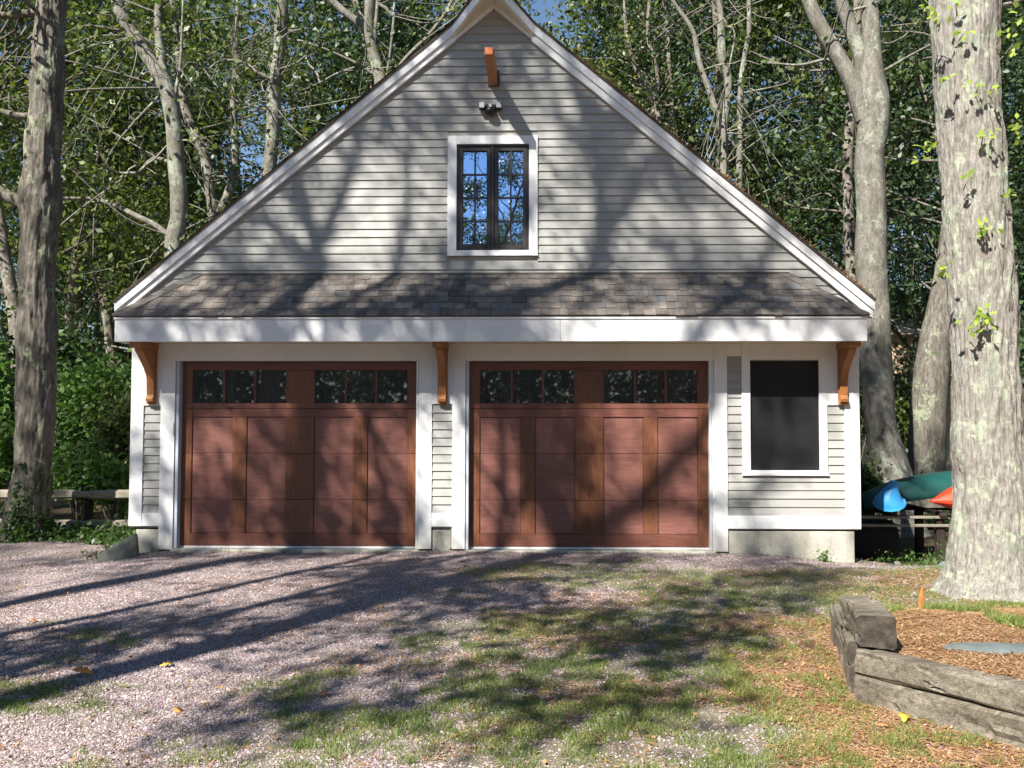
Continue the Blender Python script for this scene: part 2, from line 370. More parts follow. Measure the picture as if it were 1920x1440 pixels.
def grass_d(x, y):
    P = np.stack([x, y, 0*x], -1); n = fbm(P*np.array([.85, 1.25, 1]), 4, 21); n2 = fbm(P*5, 3, 33)
    b = -.12+.25*sstep(-1.2, 1.5, x+.35*(y+3))*sstep(-.5, -1.4, y)+.16*sstep(-2.6, -4.5, y)-.22*sstep(1.8, 2.5, x)*sstep(-3.2, -4.0, y)+.15*sstep(.6, 1.6, x)*sstep(-1.0, -1.5, y)*sstep(-3.6, -2.8, y)-.20*sstep(-.4, -1.5, x)*sstep(-5.0, -4.2, y)
    b = b-.25*sstep(2.9, 3.8, x)*(y < -1.9)
    g = sstep(.40, .70, n+b+.45*(n2-.5))
    near = (y < -.35)*(x > -8)
    return g*near*(1-bed_mask(x, y)*.93)
def litter_d(x, y):
    P = np.stack([x, y, 0*x], -1); n = fbm(P*1.7, 4, 51)
    bm = bed_mask(x, y)
    d = .75*bm+.55*sstep(1.6, 2.6, x)*sstep(-2.6, -3.4, y)*(1-bm)+.25*sstep(3.6, 4.2, x)*(y > -3)*(y < -.8)+.14*sstep(-1.5, 1.5, x)*(y < -1)+.08
    return np.clip(sstep(.40, .68, n+d*.55-.12), 0, 1)*np.clip(d*1.5, 0, 1)
def forest_d(x, y):
    n = fbm(np.stack([x, y, 0*x], -1)*1.3, 3, 77)-.5
    f = sstep(.7, 1.1, y+n*.8-.15)
    f = np.maximum(f, sstep(5.2, 5.9, np.abs(x-.3)+n)*sstep(-.4, .1, y+n*.6)*0+0*f)
    return f
def lawn_d(x, y):
    return sstep(7, 9, y)*sstep(24, 20, y)*sstep(-4, -6, x)*sstep(-24, -20, x)
xs = np.concatenate([np.arange(-120, -10, 6.), np.arange(-10, -6, .3), np.arange(-6, 7, .055), np.arange(7, 12, .3), np.arange(12, 126, 6.)])
ys = np.concatenate([np.arange(-120, -13, 6.), np.arange(-13, -6.6, .3), np.arange(-6.6, 3, .055), np.arange(3, 12, .5), np.arange(12, 126, 6.)])
GX, GY = np.meshgrid(xs, ys); gx = GX.ravel(); gy = GY.ravel(); z = gz(gx, gy)
P = np.stack([gx, gy, 0*gx], -1)
z = z+.010*(fbm(P*12, 2, 61)-.5)
nx, ny = len(xs), len(ys); ii = (np.arange(ny-1)[:, None]*nx+np.arange(nx-1)[None]).ravel()
me = fast_mesh('ground', np.stack([gx, gy, z], 1), np.stack([ii, ii+1, ii+nx+1, ii+nx], 1), GROUND, smooth=True,
               attrs=dict(grass=grass_d(gx, gy), litter=litter_d(gx, gy), forest=forest_d(gx, gy), lawn=lawn_d(gx, gy)))
tag(link('ground', me), label='pinkish gravel driveway ground with patches of grass', kind='structure')

# ------------------------------------------------------------------ garage
G = empty('garage', (.17, 0, -.04), label='grey clapboard two-door garage with steep white-trimmed gable and wooden doors', cat='garage')
XL, XR = -3.981, 4.327
RT0 = np.array([-4.23, 2.793]); RTK = np.array([-.31, 6.035]); RK = np.array([.657, 6.046]); RTR = np.array([4.558, 2.791]); APX = .172
def roofz(x, off=0.):
    """height of the roof's outer top line on the front face"""
    return (RT0[1]+(x-RT0[0])*.827 if x < APX else RTR[1]+(RTR[0]-x)*.8345)-off
EXPO = .0955
MBX = MB
# inner wall (structure behind the boards)
w = MB()
def quad_wall(x0, x1, z0, z1): w.box(x0, x1, .0, .09, z0, z1)
gable = [(XL, 2.2), (XR, 2.2), (XR, roofz(XR, .14)), (APX, roofz(APX, .16)), (XL, roofz(XL, .14))]
w.prism([(XL, 2.135), (-.35, 2.135), (-.35, 3.3), (-.35, roofz(-.35, .16)), (XL, roofz(XL, .14))], 'y', .0, .09)
w.prism([(.70, 2.135), (XR, 2.135), (XR, roofz(XR, .14)), (.70, roofz(.70, .16))], 'y', .0, .09)
w.box(-.35, .70, 0, .09, 2.135, 3.35)
w.prism([(-.35, 4.75), (.70, 4.75), (.70, roofz(.70, .16)), (APX, roofz(APX, .18)), (-.35, roofz(-.35, .16))], 'y', 0, .09)
w.box(XL, -3.655, 0, .09, .215, 2.135); w.box(-3.655, -3.49, 0, .09, -.02, 2.135); w.box(-.66, -.518, 0, .09, .0, 2.135); w.box(-.518, -.298, 0, .09, .215, 2.135); w.box(-.298, -.135, 0, .09, .0, 2.135); w.box(2.705, 2.858, 0, .09, .0, 2.135); w.box(2.858, 3.10, 0, .09, .215, 2.135)
w.box(3.91, XR, 0, .09, .215, 2.135); w.box(3.10, 3.91, 0, .09, .215, .88)
FW = w.build('front_wall', SIDING, G)
sw = MB(); sw.box(XL, XL+.1, .095, 7.3, .205, 2.95); sw.build('side_wall', SIDING, G)
sw = MB(); sw.box(XR-.1, XR, .095, 7.3, .205, 2.95); sw.build('side_wall', SIDING, G)
sw = MB(); sw.prism([(XL+.1, 0), (XR-.1, 0), (XR-.1, roofz(XR, .2)), (APX, roofz(APX, .2)), (XL+.1, roofz(XL, .2))], 'y', 7.2, 7.3); sw.build('rear_wall', SIDING, G)
# courses on both side walls (seen only from beside the garage): real boards, joined
for sx, X in ((-1, XL), (1, XR)):
    m = MB(); zc = .24
    while zc < 2.9:
        m.hexa([(X, .03, zc), (X+sx*.016, .03, zc), (X+sx*.016, 7.27, zc), (X, 7.27, zc), (X, .03, zc+.105), (X+sx*.003, .03, zc+.105), (X+sx*.003, 7.27, zc+.105), (X, 7.27, zc+.105)]); zc += EXPO
    o = m.build('side_clapboards', SIDING, G); o['kind'] = 'stuff'
# clapboards, one object each
_r1 = random.Random(3)
def clap(z, xl0, xr0, xl1=None, xr1=None):
    """one course, bottom at z; xl0/xr0 at the bottom edge, xl1/xr1 at the top edge"""
    xl1 = xl0 if xl1 is None else xl1; xr1 = xr0 if xr1 is None else xr1
    j = _r1.uniform(-.0012, .0012); h = EXPO+.006
    MB().hexa([(xl0, -.019+j, z), (xr0, -.019+j, z), (xr0, .0-.001, z), (xl0, .0-.001, z), (xl1, -.004, z+h), (xr1, -.004, z+h), (xr1, -.001, z+h), (xl1, -.001, z+h)]).build('clapboard', SIDING, FW)
def rake_in(z, side):     # x of the siding edge under the frieze
    t = .215
    return RT0[0]+(z+t-RT0[1])/.827 if side < 0 else RTR[0]-(z+t-RTR[1])/.8345
z0 = 3.095-EXPO*5
zc = z0
while zc < 6.21:
    l0, l1 = rake_in(zc, -1)-.02, rake_in(zc+EXPO, -1)-.02; r0, r1 = rake_in(zc, 1)+.02, rake_in(zc+EXPO, 1)+.02
    if l0 < r0:
        if l1 > r1: l1 = r1 = (l1+r1)/2
        if 3.36-EXPO < zc < 4.745 and zc+EXPO > 3.36 and zc < 4.74:
            clap(zc, l0, -.352, l1, -.352); clap(zc, .692, r0, .692, r1)
        else: clap(zc, l0, r0, l1, r1)
    zc += EXPO
def clap_panel(x0, x1, za, zb):
    n = round((zb-za)/EXPO); e = (zb-za)/n
    for i in range(n): clap(za+i*EXPO*(e/EXPO), x0, x1)
clap_panel(-3.85, -3.655, .388, 1.615); clap_panel(-.517, -.283, .398, 1.635)
zz = .378
while zz < 2.18:
    if zz+EXPO*.6 < .84: clap(zz, 2.85, 4.178)
    else:
        clap(zz, 2.856, 3.019)
        if zz < 1.60: clap(zz, 3.985, 4.178)
    zz += EXPO
# trim boards
def trim(x0, x1, z0, z1, y0=-.025, y1=.0, name='trim_board', m=TRIM, bev=.002):
    return MB().box(x0, x1, y0, y1, z0, z1).build(name, m, G, bev)
ST = 2.335
trim(XL, -3.852, .235, ST, -.03); trim(-3.654, -3.49, -.03, ST, -.028); trim(-3.852, -3.654, 1.618, ST); trim(-3.852, -3.654, .236, .386)
trim(-.672, -.517, -.012, ST, -.028); trim(-.283, -.134, -.012, ST, -.028); trim(-.517, -.283, 1.638, ST); trim(-.517, -.283, .240, .396)
trim(-3.49, -.672, 2.134, ST, -.022, name='door_head_trim'); trim(-.134, 2.705, 2.134, ST, -.022, name='door_head_trim')
trim(2.705, 2.852, -.03, ST, -.028); trim(2.852, 3.019, 2.187, ST); trim(4.178, XR, .228, ST, -.03)
trim(3.983, 4.178, 1.627, ST); trim(2.852, 4.178, .228, .376)
trim(XL-.02, XL, .235, 2.6, -.03, .12); trim(XR, XR+.02, .228, 2.6, -.03, .12)
# foundation, each stretch of concrete on its own
for a, b, zb, zt in ((XL+.06, -3.655, -.6, .195), (-.515, -.30, -.6, .20), (2.86, XR-.05, -.7, .20)):
    MB().box(a, b, -.005, .09, zb, zt).build('foundation', CONCRETE, G, .004)
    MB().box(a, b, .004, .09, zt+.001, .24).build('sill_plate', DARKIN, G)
MB().box(XL+.06, XL+.2, .1, 7.25, -.6, .2).build('foundation', CONCRETE, G); MB().box(XR-.2, XR-.05, .1, 7.25, -1.2, .2).build('foundation', CONCRETE, G)
MB().box(XL+.2, XR-.2, .03, 7.2, -.5, -.022).build('floor_slab', CONCRETE, G)
MB().box(-3.5, -.66, -.06, .03, -.5, -.024).build('door_apron', CONCRETE, G, .006)
MB().box(-.14, 2.71, -.06, .03, -.5, -.026).build('door_apron', CONCRETE, G, .006)

# garage doors
DY = .075
def garage_door(X0, lab):
    W = 2.743
    D = MB().box(X0, X0+W, DY+.02, DY+.045, .0, 2.134).build('garage_door', DOORR, G); D['label'] = lab
    def b(name, x0, x1, z0, z1, m, y0=DY, y1=DY+.02, bev=.002):
        return MB().box(X0+x0, X0+x1, y0, y1, z0, z1).build(name, m, D, bev)
    g = .0015
    # top section
    b('rail', .118, W-.118, 2.034+g, 2.13, DOORR); b('rail', .118, W-.118, 1.588, 1.650, DOORR)
    for s, e in ((0, .118), (1.212, 1.545), (W-.118, W)):
        b('stile', s, e, 1.588 if s == 1.212 else 1.588, 2.13 if s != 1.212 else 2.032, DOORS, DY-.001)
    for s, e in ((.125, 1.205), (1.552, 2.618)):
        w_ = (e-s)/3
        for k in range(3):
            a, c = s+k*w_+(.014 if k else 0), s+(k+1)*w_-(.014 if k < 2 else 0)
            b('pane', a, c, 1.655, 2.030, GLASS_DR, DY+.014, DY+.018, 0)
            if k: b('muntin', s+k*w_-.013, s+k*w_+.013, 1.652, 2.032, DOORS, DY+.004, DY+.012)
    # lower sections: rails, stiles, panels
    b('rail', .118, W-.118, 1.490, 1.582, DOORR); b('rail', .118, W-.118, .003, .146, DOORR)
    for s, e in ((0, .118), (.592, .757), (1.212, 1.545), (2.000, 2.166), (W-.118, W)):
        for z0_, z1_ in ((.003, .532), (.536, 1.066), (1.070, 1.582)):
            a0, a1 = z0_, z1_
            if s in (.592, 2.000, 1.212): a0 = max(a0, .148); a1 = min(a1, 1.488)
            if s == 1.212: a0, a1 = max(z0_, .148), min(z1_, 1.488)
            b('stile', s, e, a0+.0005, a1-.0005, DOORS, DY-.001)
    for s, e in ((.118, .592), (.757, 1.212), (1.545, 2.000), (2.166, W-.118)):
        for z0_, z1_ in ((.149, .532), (.536, 1.066), (1.070, 1.487)):
            b('panel', s+.004, e-.002, z0_, z1_, DOORP, DY+.014, DY+.0195, .003)
    b('bottom_seal', 0, W, -.020, -.001, WHITEP, DY-.004, DY+.03, 0)
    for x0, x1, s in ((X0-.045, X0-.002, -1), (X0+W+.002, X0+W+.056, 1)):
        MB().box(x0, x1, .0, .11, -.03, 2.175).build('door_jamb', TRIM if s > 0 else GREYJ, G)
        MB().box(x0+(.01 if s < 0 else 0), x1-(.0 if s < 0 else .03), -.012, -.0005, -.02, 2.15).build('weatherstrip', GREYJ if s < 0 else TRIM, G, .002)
    MB().box(X0-.002, X0+W+.002, .0, .11, 2.136, 2.175).build('door_jamb', TRIM, G)
    return D
garage_door(-3.446, 'left-hand mahogany garage door'); garage_door(-.0938, 'right-hand mahogany garage door')
MB().box(-3.512, -3.494, -.042, -.029, 1.28, 1.42).build('keypad', WHITEP, G, .003)

# lower right window
WN = MB().box(3.019, 3.114, -.030, 0, .84, ST-.0).build('window', TRIM, G, .002)
WN['label'] = 'dark single window with insect screen'
for a in ((3.894, 3.983, .84, ST), (3.115, 3.893, 2.146, ST), (3.115, 3.893, .84, .888)):
    MB().box(a[0], a[1], -.030 if a[3]-a[2] > 1 else -.0285, 0, a[2], a[3]).build('casing', TRIM, WN, .002)
MB().box(3.01, 3.992, -.042, -.031, .828, .852).build('sill_lip', TRIM, WN, .002)
for a in ((3.116, 3.150, .889, 2.143), (3.858, 3.892, .889, 2.143), (3.151, 3.857, .889, .925), (3.151, 3.857, 2.108, 2.143), (3.151, 3.857, 1.50, 1.545)):
    MB().box(a[0], a[1], .03, .07, a[2], a[3]).build('sash', BRONZE, WN, .002)
MB().box(3.151, 3.857, .050, .056, .926, 1.499).build('pane', GLASS_LO, WN); MB().box(3.151, 3.857, .042, .048, 1.546, 2.107).build('pane', GLASS_LO, WN)
MB().box(3.49, 3.52, .030, .040, 1.546, 2.107).build('muntin', BRONZE, WN)
MB().box(3.118, 3.890, .008, .010, .892, 2.141).build('insect_screen', SCREEN, WN)
# upper casement window
UW = MB().box(-.352, -.248, -.034, 0, 3.36, 4.75).build('casement_window', TRIM, G, .002)
UW['label'] = 'dark framed casement window in white casing'
for x0, x1, a, b_ in ((.592, .692, 3.36, 4.75), (-.248, .592, 4.652, 4.75), (-.248, .592, 3.36, 3.412)):
    MB().box(x0, x1, -.034 if b_-a > 1 else -.032, 0, a, b_).build('casing', TRIM, UW, .002)
MB().box(-.357, .697, -.045, -.035, 3.345, 3.365).build('sill_lip', TRIM, UW, .002)
MB().box(-.247, -.225, -.012, .07, 3.413, 4.650).build('frame', BRONZE, UW); MB().box(.570, .591, -.012, .07, 3.413, 4.650).build('frame', BRONZE, UW)
MB().box(-.224, .569, -.012, .07, 4.630, 4.650).build('frame', BRONZE, UW); MB().box(-.224, .569, -.012, .07, 3.413, 3.435).build('frame', BRONZE, UW)
MB().box(.148, .187, -.010, .07, 3.436, 4.629).build('mullion', BRONZE, UW, .003)
for sx0, sx1 in ((-.222, .146), (.189, .567)):
    f = .047; z0_, z1_ = 3.438, 4.627
    for a in ((sx0, sx0+f, z0_, z1_), (sx1-f, sx1, z0_, z1_), (sx0+f, sx1-f, z0_, z0_+f), (sx0+f, sx1-f, z1_-f, z1_)):
        MB().box(a[0], a[1], .002, .04, a[2], a[3]).build('sash', BRONZE, UW, .003)
    xa, xb, za, zb = sx0+f, sx1-f, z0_+f, z1_-f; xm = (xa+xb)/2; hz = (zb-za)/4
    MB().box(xm-.009, xm+.009, .008, .024, za, zb).build('muntin', BRONZE, UW)
    for k in range(1, 4): MB().box(xa, xb, .010, .022, za+k*hz-.009, za+k*hz+.009).build('muntin', BRONZE, UW)
    for k in range(4):
        for a, c in ((xa, xm-.009), (xm+.009, xb)):
            o = MB().box(a+.0005, c-.0005, .026, .030, za+k*hz+.009, za+(k+1)*hz-.009).build('pane', GLASS_UP, UW)

# pent roof over the doors
PY_, FZ0, FZ1 = -.52, 2.313, 2.575
PL, PR, PTL, PTR, PZ0, PZ1 = -3.975, 4.285, -3.30, 3.55, 2.60, 3.148
for xa_, xb_ in ((PL+.02, .947), (.950, PR-.02)): MB().box(xa_, xb_, PY_, PY_+.03, FZ0, 2.555).build('pent_fascia', TRIM, G, .002)
MB().box(PL+.012, PR-.012, PY_-.012, PY_+.02, 2.556, FZ1+.006).build('drip_strip', TRIM, G, .002)
for s, X in ((-1, PL+.02), (1, PR-.05)): MB().box(X, X+.03, PY_+.031, -.031, FZ0+.001, 2.57).build('fascia_return', TRIM, G, .002)
MB().box(PL+.052, PR-.052, PY_+.031, -.031, FZ0+.022, FZ0+.034).build('pent_soffit', SOFFIT, G)
PT = MB()
e0 = PY_-.02
PT.add([(PL, e0, PZ0-.012), (PR, e0, PZ0-.012), (PTR, -.0, PZ1-.012), (PTL, 0, PZ1-.012), (PL, 0, PZ0-.012), (PR, 0, PZ0-.012)], [(0, 1, 2, 3), (0, 3, 4), (1, 5, 2), (0, 4, 5, 1), (2, 5, 4, 3)])
PENT = PT.build('pent_roof', SHINGLE, G)
sl_y, sl_z = 0-e0, PZ1-PZ0; SL = math.hypot(sl_y, sl_z); uy, uz = sl_y/SL, sl_z/SL; ny_, nz_ = -uz, uy
rows = 7; ex = SL/rows; sh_small = MB(); nsh = 0; r2 = random.Random(11); sh_all = []
for i in range(rows):
    s0, s1 = i*ex-(.008 if i == 0 else 0), (i+1)*ex+.0
    a, b = s0/SL, s1/SL
    xl0, xl1 = PL+(PTL-PL)*a, PL+(PTL-PL)*b; xr0, xr1 = PR+(PTR-PR)*a, PR+(PTR-PR)*b
    x = xl0-r2.uniform(0, .1); first = True
    while x < xr0:
        wd = r2.choice((.07, .09, .11, .13, .16)); x2 = x+wd
        top = r2.random() < .5
        th = .012 if top else .006
        dz = -r2.choice((0, .0, .012)) if top else 0
        # quad corners clipped to the hips
        def cl(xx, k): lo, hi = (xl0, xr0) if k == 0 else (xl1, xr1); return min(max(xx, lo), hi)
        p = [(cl(x, 0), s0+dz), (cl(x2-.003, 0), s0+dz), (cl(x2-.003, 1), s1), (cl(x, 1), s1)]
        if p[1][0]-p[0][0] > .02:
            def pt(q, h): return (q[0], e0+uy*q[1]+ny_*h, PZ0+uz*q[1]+nz_*h)
            m = MB().hexa([pt(q, -.004) for q in p]+[pt(p[0], th), pt(p[1], th), pt(p[2], th*.35), pt(p[3], th*.35)])
            sh_all.append((abs((x+x2)/2), m))
        x = x2
r2.shuffle(sh_all)
for k, (_, m) in enumerate(sh_all):
    if k < 300: m.build('shingle', SHINGLE, PENT)
rest = MB()
for _, m in sh_all[300:]: rest.add(m.v, m.f)
if rest.v:
    o = rest.build('shingle', SHINGLE, PENT); o['kind'] = 'stuff'
for s, A_, B_ in ((-1, (PL, e0, PZ0), (PTL, 0, PZ1)), (1, (PR, e0, PZ0), (PTR, 0, PZ1))):
    A_, B_ = np.array(A_), np.array(B_); L = np.linalg.norm(B_-A_); d = (B_-A_)/L; n = 7; acr = np.array([-s*1., 0, 0]); acr2 = np.array([-s*.05, .95, .25])
    front = np.array([-s*.13, -.0, 0.]); nrm = np.array([0, ny_, nz_])
    fr = front+0*nrm; bk = np.array([s*.02, .11, .03])
    for k in range(n):
        a = A_+d*(L*k/n); b = A_+d*(L*(k+1)/n+.02); h0, h1 = .022, .012
        if k == n-1: b = A_+d*L
        cen0, cen1 = a+np.array([0, -.2, 1])*h0, b+np.array([0, -.2, 1])*h1
        MB().add([a+fr+nrm*.016, cen0, a+bk, b+fr+nrm*.010, cen1, b+bk+np.array([0, -.0, 0]), a+fr, a-np.array([0, 0, .01]), b+fr, b-np.array([0, 0, .01])],
                 [(0, 1, 4, 3), (1, 2, 5, 4), (0, 3, 8, 6), (0, 6, 7, 1), (1, 7, 2)]).build('hip_shingle', SHINGLE, PENT)
MB().box(PTL-.02, PTR+.02, -.030, -.018, PZ1-.03, PZ1+.004).build('flashing', simple('dark_flashing', (.07, .06, .05), .6), PENT)

# rake boards and the flared prow
def rake_board(xa, xb, o0, o1, y0, y1, name):
    pts = [(xa, roofz(xa, o0)), (xb, roofz(xb, o0)), (xb, roofz(xb, o1)), (xa, roofz(xa, o1))]
    return MB().prism(pts, 'y', y0, y1).build(name, TRIM, G, .002)
rake_board(-4.19, -.31, .012, .125, -.085, -.02, 'rake_board'); rake_board(.657, 4.520, .012, .125, -.085, -.02, 'rake_board')
rake_board(-4.165, -.262, .126, .205, -.060, -.019, 'rake_frieze'); rake_board(.62, 4.505, .126, .225, -.060, -.019, 'rake_frieze')
rake_board(-.2615, .1715, .126, .196, -.058, -.019, 'rake_frieze'); rake_board(.1725, .6195, .126, .20, -.057, -.019, 'rake_frieze')
PK = np.array([.174, -.44, 6.430])
def prow(s):
    k = np.array([-.31, -.085, 6.023]) if s < 0 else np.array([.657, -.085, 6.034])
    n2 = np.array([PK[1]-k[1], -(PK[0]-k[0])]); n2 = n2/np.linalg.norm(n2)
    if n2[1] > 0: n2 = -n2
    back = -n2*.03; dz = .113
    p = [k+[0, 0, -dz], PK+[0, 0, -dz-.003], PK+[back[0]*0, .045, -dz-.003], k+[back[0], back[1]+.0, -dz]]
    q = [k, PK, PK+[0, .045, 0], k+[back[0], back[1], 0]]
    MB().hexa([tuple(v) for v in p]+[tuple(v) for v in q]).build('prow_rake', TRIM, G)
    # soffit under the prow
    zb = np.array([0, 0, -dz+.004])
    kk = k+zb+[0, .002, 0]; a = PK+zb+[0, .02, 0]; wl = np.array([PK[0], -.02, a[2]-.035]); wk = np.array([k[0]+(.03 if s < 0 else -.03), -.05, k[2]-dz-.035])
    MB().add([kk, a, wl, wk, kk+[0, 0, .02], a+[0, 0, .02], wl+[0, 0, .02], wk+[0, 0, .02]], [(0, 1, 2, 3), (7, 6, 5, 4), (0, 4, 5, 1), (2, 6, 7, 3), (1, 5, 6, 2), (3, 7, 4, 0)]).build('prow_soffit', SOFFIT, G)
prow(-1); prow(1)
# main roof
ROOFD = simple('roof_shingle_brown', (.085, .065, .05), .95, .35, 30, bs=.5, bd=.01, spec=.1)
for s in (-1, 1):
    K = np.array([-.31, 6.035]) if s < 0 else np.array([.657, 6.046]); E = RT0 if s < 0 else RTR
    ov = -.033*s
    e = np.array([E[0]+ov, roofz(E[0]+ov)-.004]); top = np.array([APX, roofz(APX)]);
    sl = np.array([top[0]-e[0], top[1]-e[1]]); nl = np.linalg.norm(sl); nn = np.array([-sl[1], sl[0]])/nl*(1 if s < 0 else -1)
    m = MB(); yb = 7.5
    def q(p2, y, h): return (p2[0]+nn[0]*h, y, p2[1]+nn[1]*h)
    kx = np.array([K[0], roofz(K[0])])
    bot = [q(e, -.10, -.012), q(kx, -.10, -.012), (PK[0], PK[1]-.018, PK[2]+.004), q(top, yb, -.012), q(e, yb, -.012)]
    upp = [q(e, -.10, .010), q(kx, -.10, .010), (PK[0], PK[1]-.018, PK[2]+.028), q(top, yb, .016), q(e, yb, .010)]
    m.add(bot+upp, [(4, 3, 2, 1, 0), (5, 6, 7, 8, 9), (0, 1, 6, 5), (1, 2, 7, 6), (2, 3, 8, 7), (3, 4, 9, 8), (4, 0, 5, 9)])
    RF = m.build('roof', ROOFD, G)
    c = MB(); n = int(nl/.14)
    for k in range(n):
        a = e+sl/nl*(k*.14); b = e+sl/nl*(k*.14+.145)
        y_ = -.095 if True else 0
        c.add([q(a, y_, .017), q(b, y_, .012), q(b, yb, .012), q(a, yb, .017), q(a, y_, .010), q(a, yb, .010)], [(0, 1, 2, 3), (4, 0, 3, 5)])
    o = c.build('roof_shingle_courses', ROOFD, RF); o['kind'] = 'stuff'

# carved brackets
def bracket(X, w=.085):
    zb, zt, yt = 1.662, FZ0+.018, -.47
    B = MB().box(X-w/2-.012, X+w/2+.012, -.064, -.032, zb-.03, zt-.08).build('bracket', CEDAR, G, .004)
    MB().box(X-w/2-.022, X+w/2+.022, yt, -.034, zt-.078, zt-.001).build('bracket_arm', CEDAR, B, .004)
    pr = []
    n = 12
    for i in range(n+1):
        t = i/n; pr.append((-.075-.30*(t**2.6)-.012*math.sin(t*9), zb+.03+(zt-.11-zb-.03)*t))
    pr = [(-.065, zb), (-.105, zb+.0), (-.115, zb+.035), (-.095, zb+.06)]+pr[1:]+[(-.395, zt-.079), (-.065, zt-.079)]
    MB().prism(pr, 'x', X-w/2, X+w/2).build('brace', CEDAR, B, .003)
for X in (-3.752, -.392, 4.155): bracket(X)
# projecting beam over the window
bm = MB(); bx0, bx1 = .132, .224
prof = [(-.032, 5.335), (-.20, 5.315), (-.42, 5.325), (-.60, 5.355), (-.75, 5.385), (-.752, 5.475), (-.62, 5.50), (-.032, 5.50)]
bm.prism(prof, 'x', bx0, bx1); BM = bm.build('projecting_beam', CEDAR, G, .004)
MB().prism([(-.7535, 5.392), (-.757, 5.394), (-.757, 5.466), (-.7535, 5.468)], 'x', bx0+.005, bx1-.005).build('beam_end', CEDAR_E, BM)
MB().box(bx0-.02, bx1+.02, -.031, -.019, 5.33, 5.52).build('wall_plate', simple('dark_plate', (.05, .04, .03), .6), BM)
# flood light
def lathe(c, d, prof, n=16):
    d = np.array(d, float); d /= np.linalg.norm(d); a = np.cross(d, [0, 0, 1.]); 
    if np.linalg.norm(a) < .1: a = np.array([1., 0, 0])
    a /= np.linalg.norm(a); b = np.cross(d, a); V = []; F = []
    for r, h in prof:
        for k in range(n):
            t = 2*math.pi*k/n; V.append(np.array(c)+d*h+(a*math.cos(t)+b*math.sin(t))*r)
    for i in range(len(prof)-1):
        for k in range(n): F.append((i*n+k, i*n+(k+1) % n, (i+1)*n+(k+1) % n, (i+1)*n+k))
    F.append(tuple(range(n-1, -1, -1))); F.append(tuple(range((len(prof)-1)*n, len(prof)*n)))
    return V, F
FL = MB().box(.085, .205, -.060, -.018, 5.02, 5.11).build('flood_light', BLACKP, G, .01)
for x0, x1 in ((.012, .082), (.210, .280)):
    h = MB().box(x0, x1, -.115, -.025, 5.045, 5.118).build('lamp_head', BLACKP, FL, .008)
    MB().hexa([(x0+.005, -.118, 5.050), (x1-.005, -.118, 5.050), (x1-.005, -.1155, 5.050), (x0+.005, -.1155, 5.050), (x0+.005, -.118, 5.112), (x1-.005, -.118, 5.112), (x1-.005, -.1155, 5.112), (x0+.005, -.1155, 5.112)]).build('lens', LAMPG, FL)
V, F = lathe((.145, -.075, 5.035), (0, -.15, -1), [(.03, -.02), (.062, 0), (.066, .02), (.058, .045), (.03, .062), (.004, .066)], 20)
MB().add(V, F).build('motion_sensor', BLACKP, FL, smooth=True)
MB().box(.128, .162, -.100, -.061, 5.06, 5.10).build('sensor_face', LAMPG, FL, .004)

# ------------------------------------------------------------------ trees
def frames(pts):
    pts = np.asarray(pts, float); T = np.gradient(pts, axis=0); T /= np.linalg.norm(T, axis=1)[:, None]+1e-9
    ref = np.array([1., 0, 0]); A = []
    a = ref-T[0]*(ref@T[0])
    if np.linalg.norm(a) < .2: a = np.array([0, 1., 0])-T[0]*T[0][1]
    for t in T:
        a = a-t*(a@t); a = a/(np.linalg.norm(a)+1e-9); A.append(a)
    A = np.array(A); B = np.cross(T, A); return A, B
def tube(pts, rad, n=8):
    pts = np.asarray(pts, float); rad = np.asarray(rad, float); A, B = frames(pts); th = np.linspace(0, 2*np.pi, n, endpoint=False)
    V = pts[:, None]+rad[:, None, None]*(A[:, None]*np.cos(th)[None, :, None]+B[:, None]*np.sin(th)[None, :, None]); m = len(pts)
    i = np.arange(m-1)[:, None]*n; k = np.arange(n)[None]; k2 = (k+1) % n
    F = np.stack([i+k, i+k2, i+n+k2, i+n+k], -1).reshape(-1, 4)
    return V.reshape(-1, 3), F
def spline(pts, rad, per=6):
    pts = np.asarray(pts, float); rad = np.asarray(rad, float); n = len(pts)
    P_ = np.vstack([2*pts[0]-pts[1], pts, 2*pts[-1]-pts[-2]]); o = []; r = []
    for i in range(n-1):
        a, b, c, d = P_[i:i+4]
        for k in range(per):
            t = k/per; o.append(.5*((2*b)+(-a+c)*t+(2*a-5*b+4*c-d)*t*t+(-a+3*b-3*c+d)*t**3)); r.append(rad[i]+(rad[i+1]-rad[i])*t)
    o.append(pts[-1]); r.append(rad[-1]); return np.array(o), np.array(r)
def merge(parts):
    V = []; F = []; n = 0
    for v, f in parts: V.append(v); F.append(f+n); n += len(v)
    return np.vstack(V), np.vstack(F)
def leaves(rng, C, size, aspect=.6, up=.35, rv=None):
    """one folded-diamond leaf of 2 triangles per point in C"""
    n = len(C); d = rng.normal(size=(n, 3)); d[:, 2] -= .25; d /= np.linalg.norm(d, axis=1)[:, None]
    nr = rng.normal(size=(n, 3)); nr[:, 2] += up*2; nr -= d*np.sum(nr*d, 1)[:, None]; nr /= np.linalg.norm(nr, axis=1)[:, None]
    s = np.cross(d, nr); L = size*rng.uniform(.55, 1.45, n)[:, None]; W = L*aspect*.5
    V = np.stack([C, C+d*L*.45+s*W, C+d*L, C+d*L*.45-s*W+nr*L*.08], 1).reshape(-1, 3)
    i = np.arange(n)[:, None]*4; F = i+np.array([[0, 1, 2, 3]])
    rv = rng.random(n) if rv is None else rv
    return V, F, np.repeat(rv, 4)
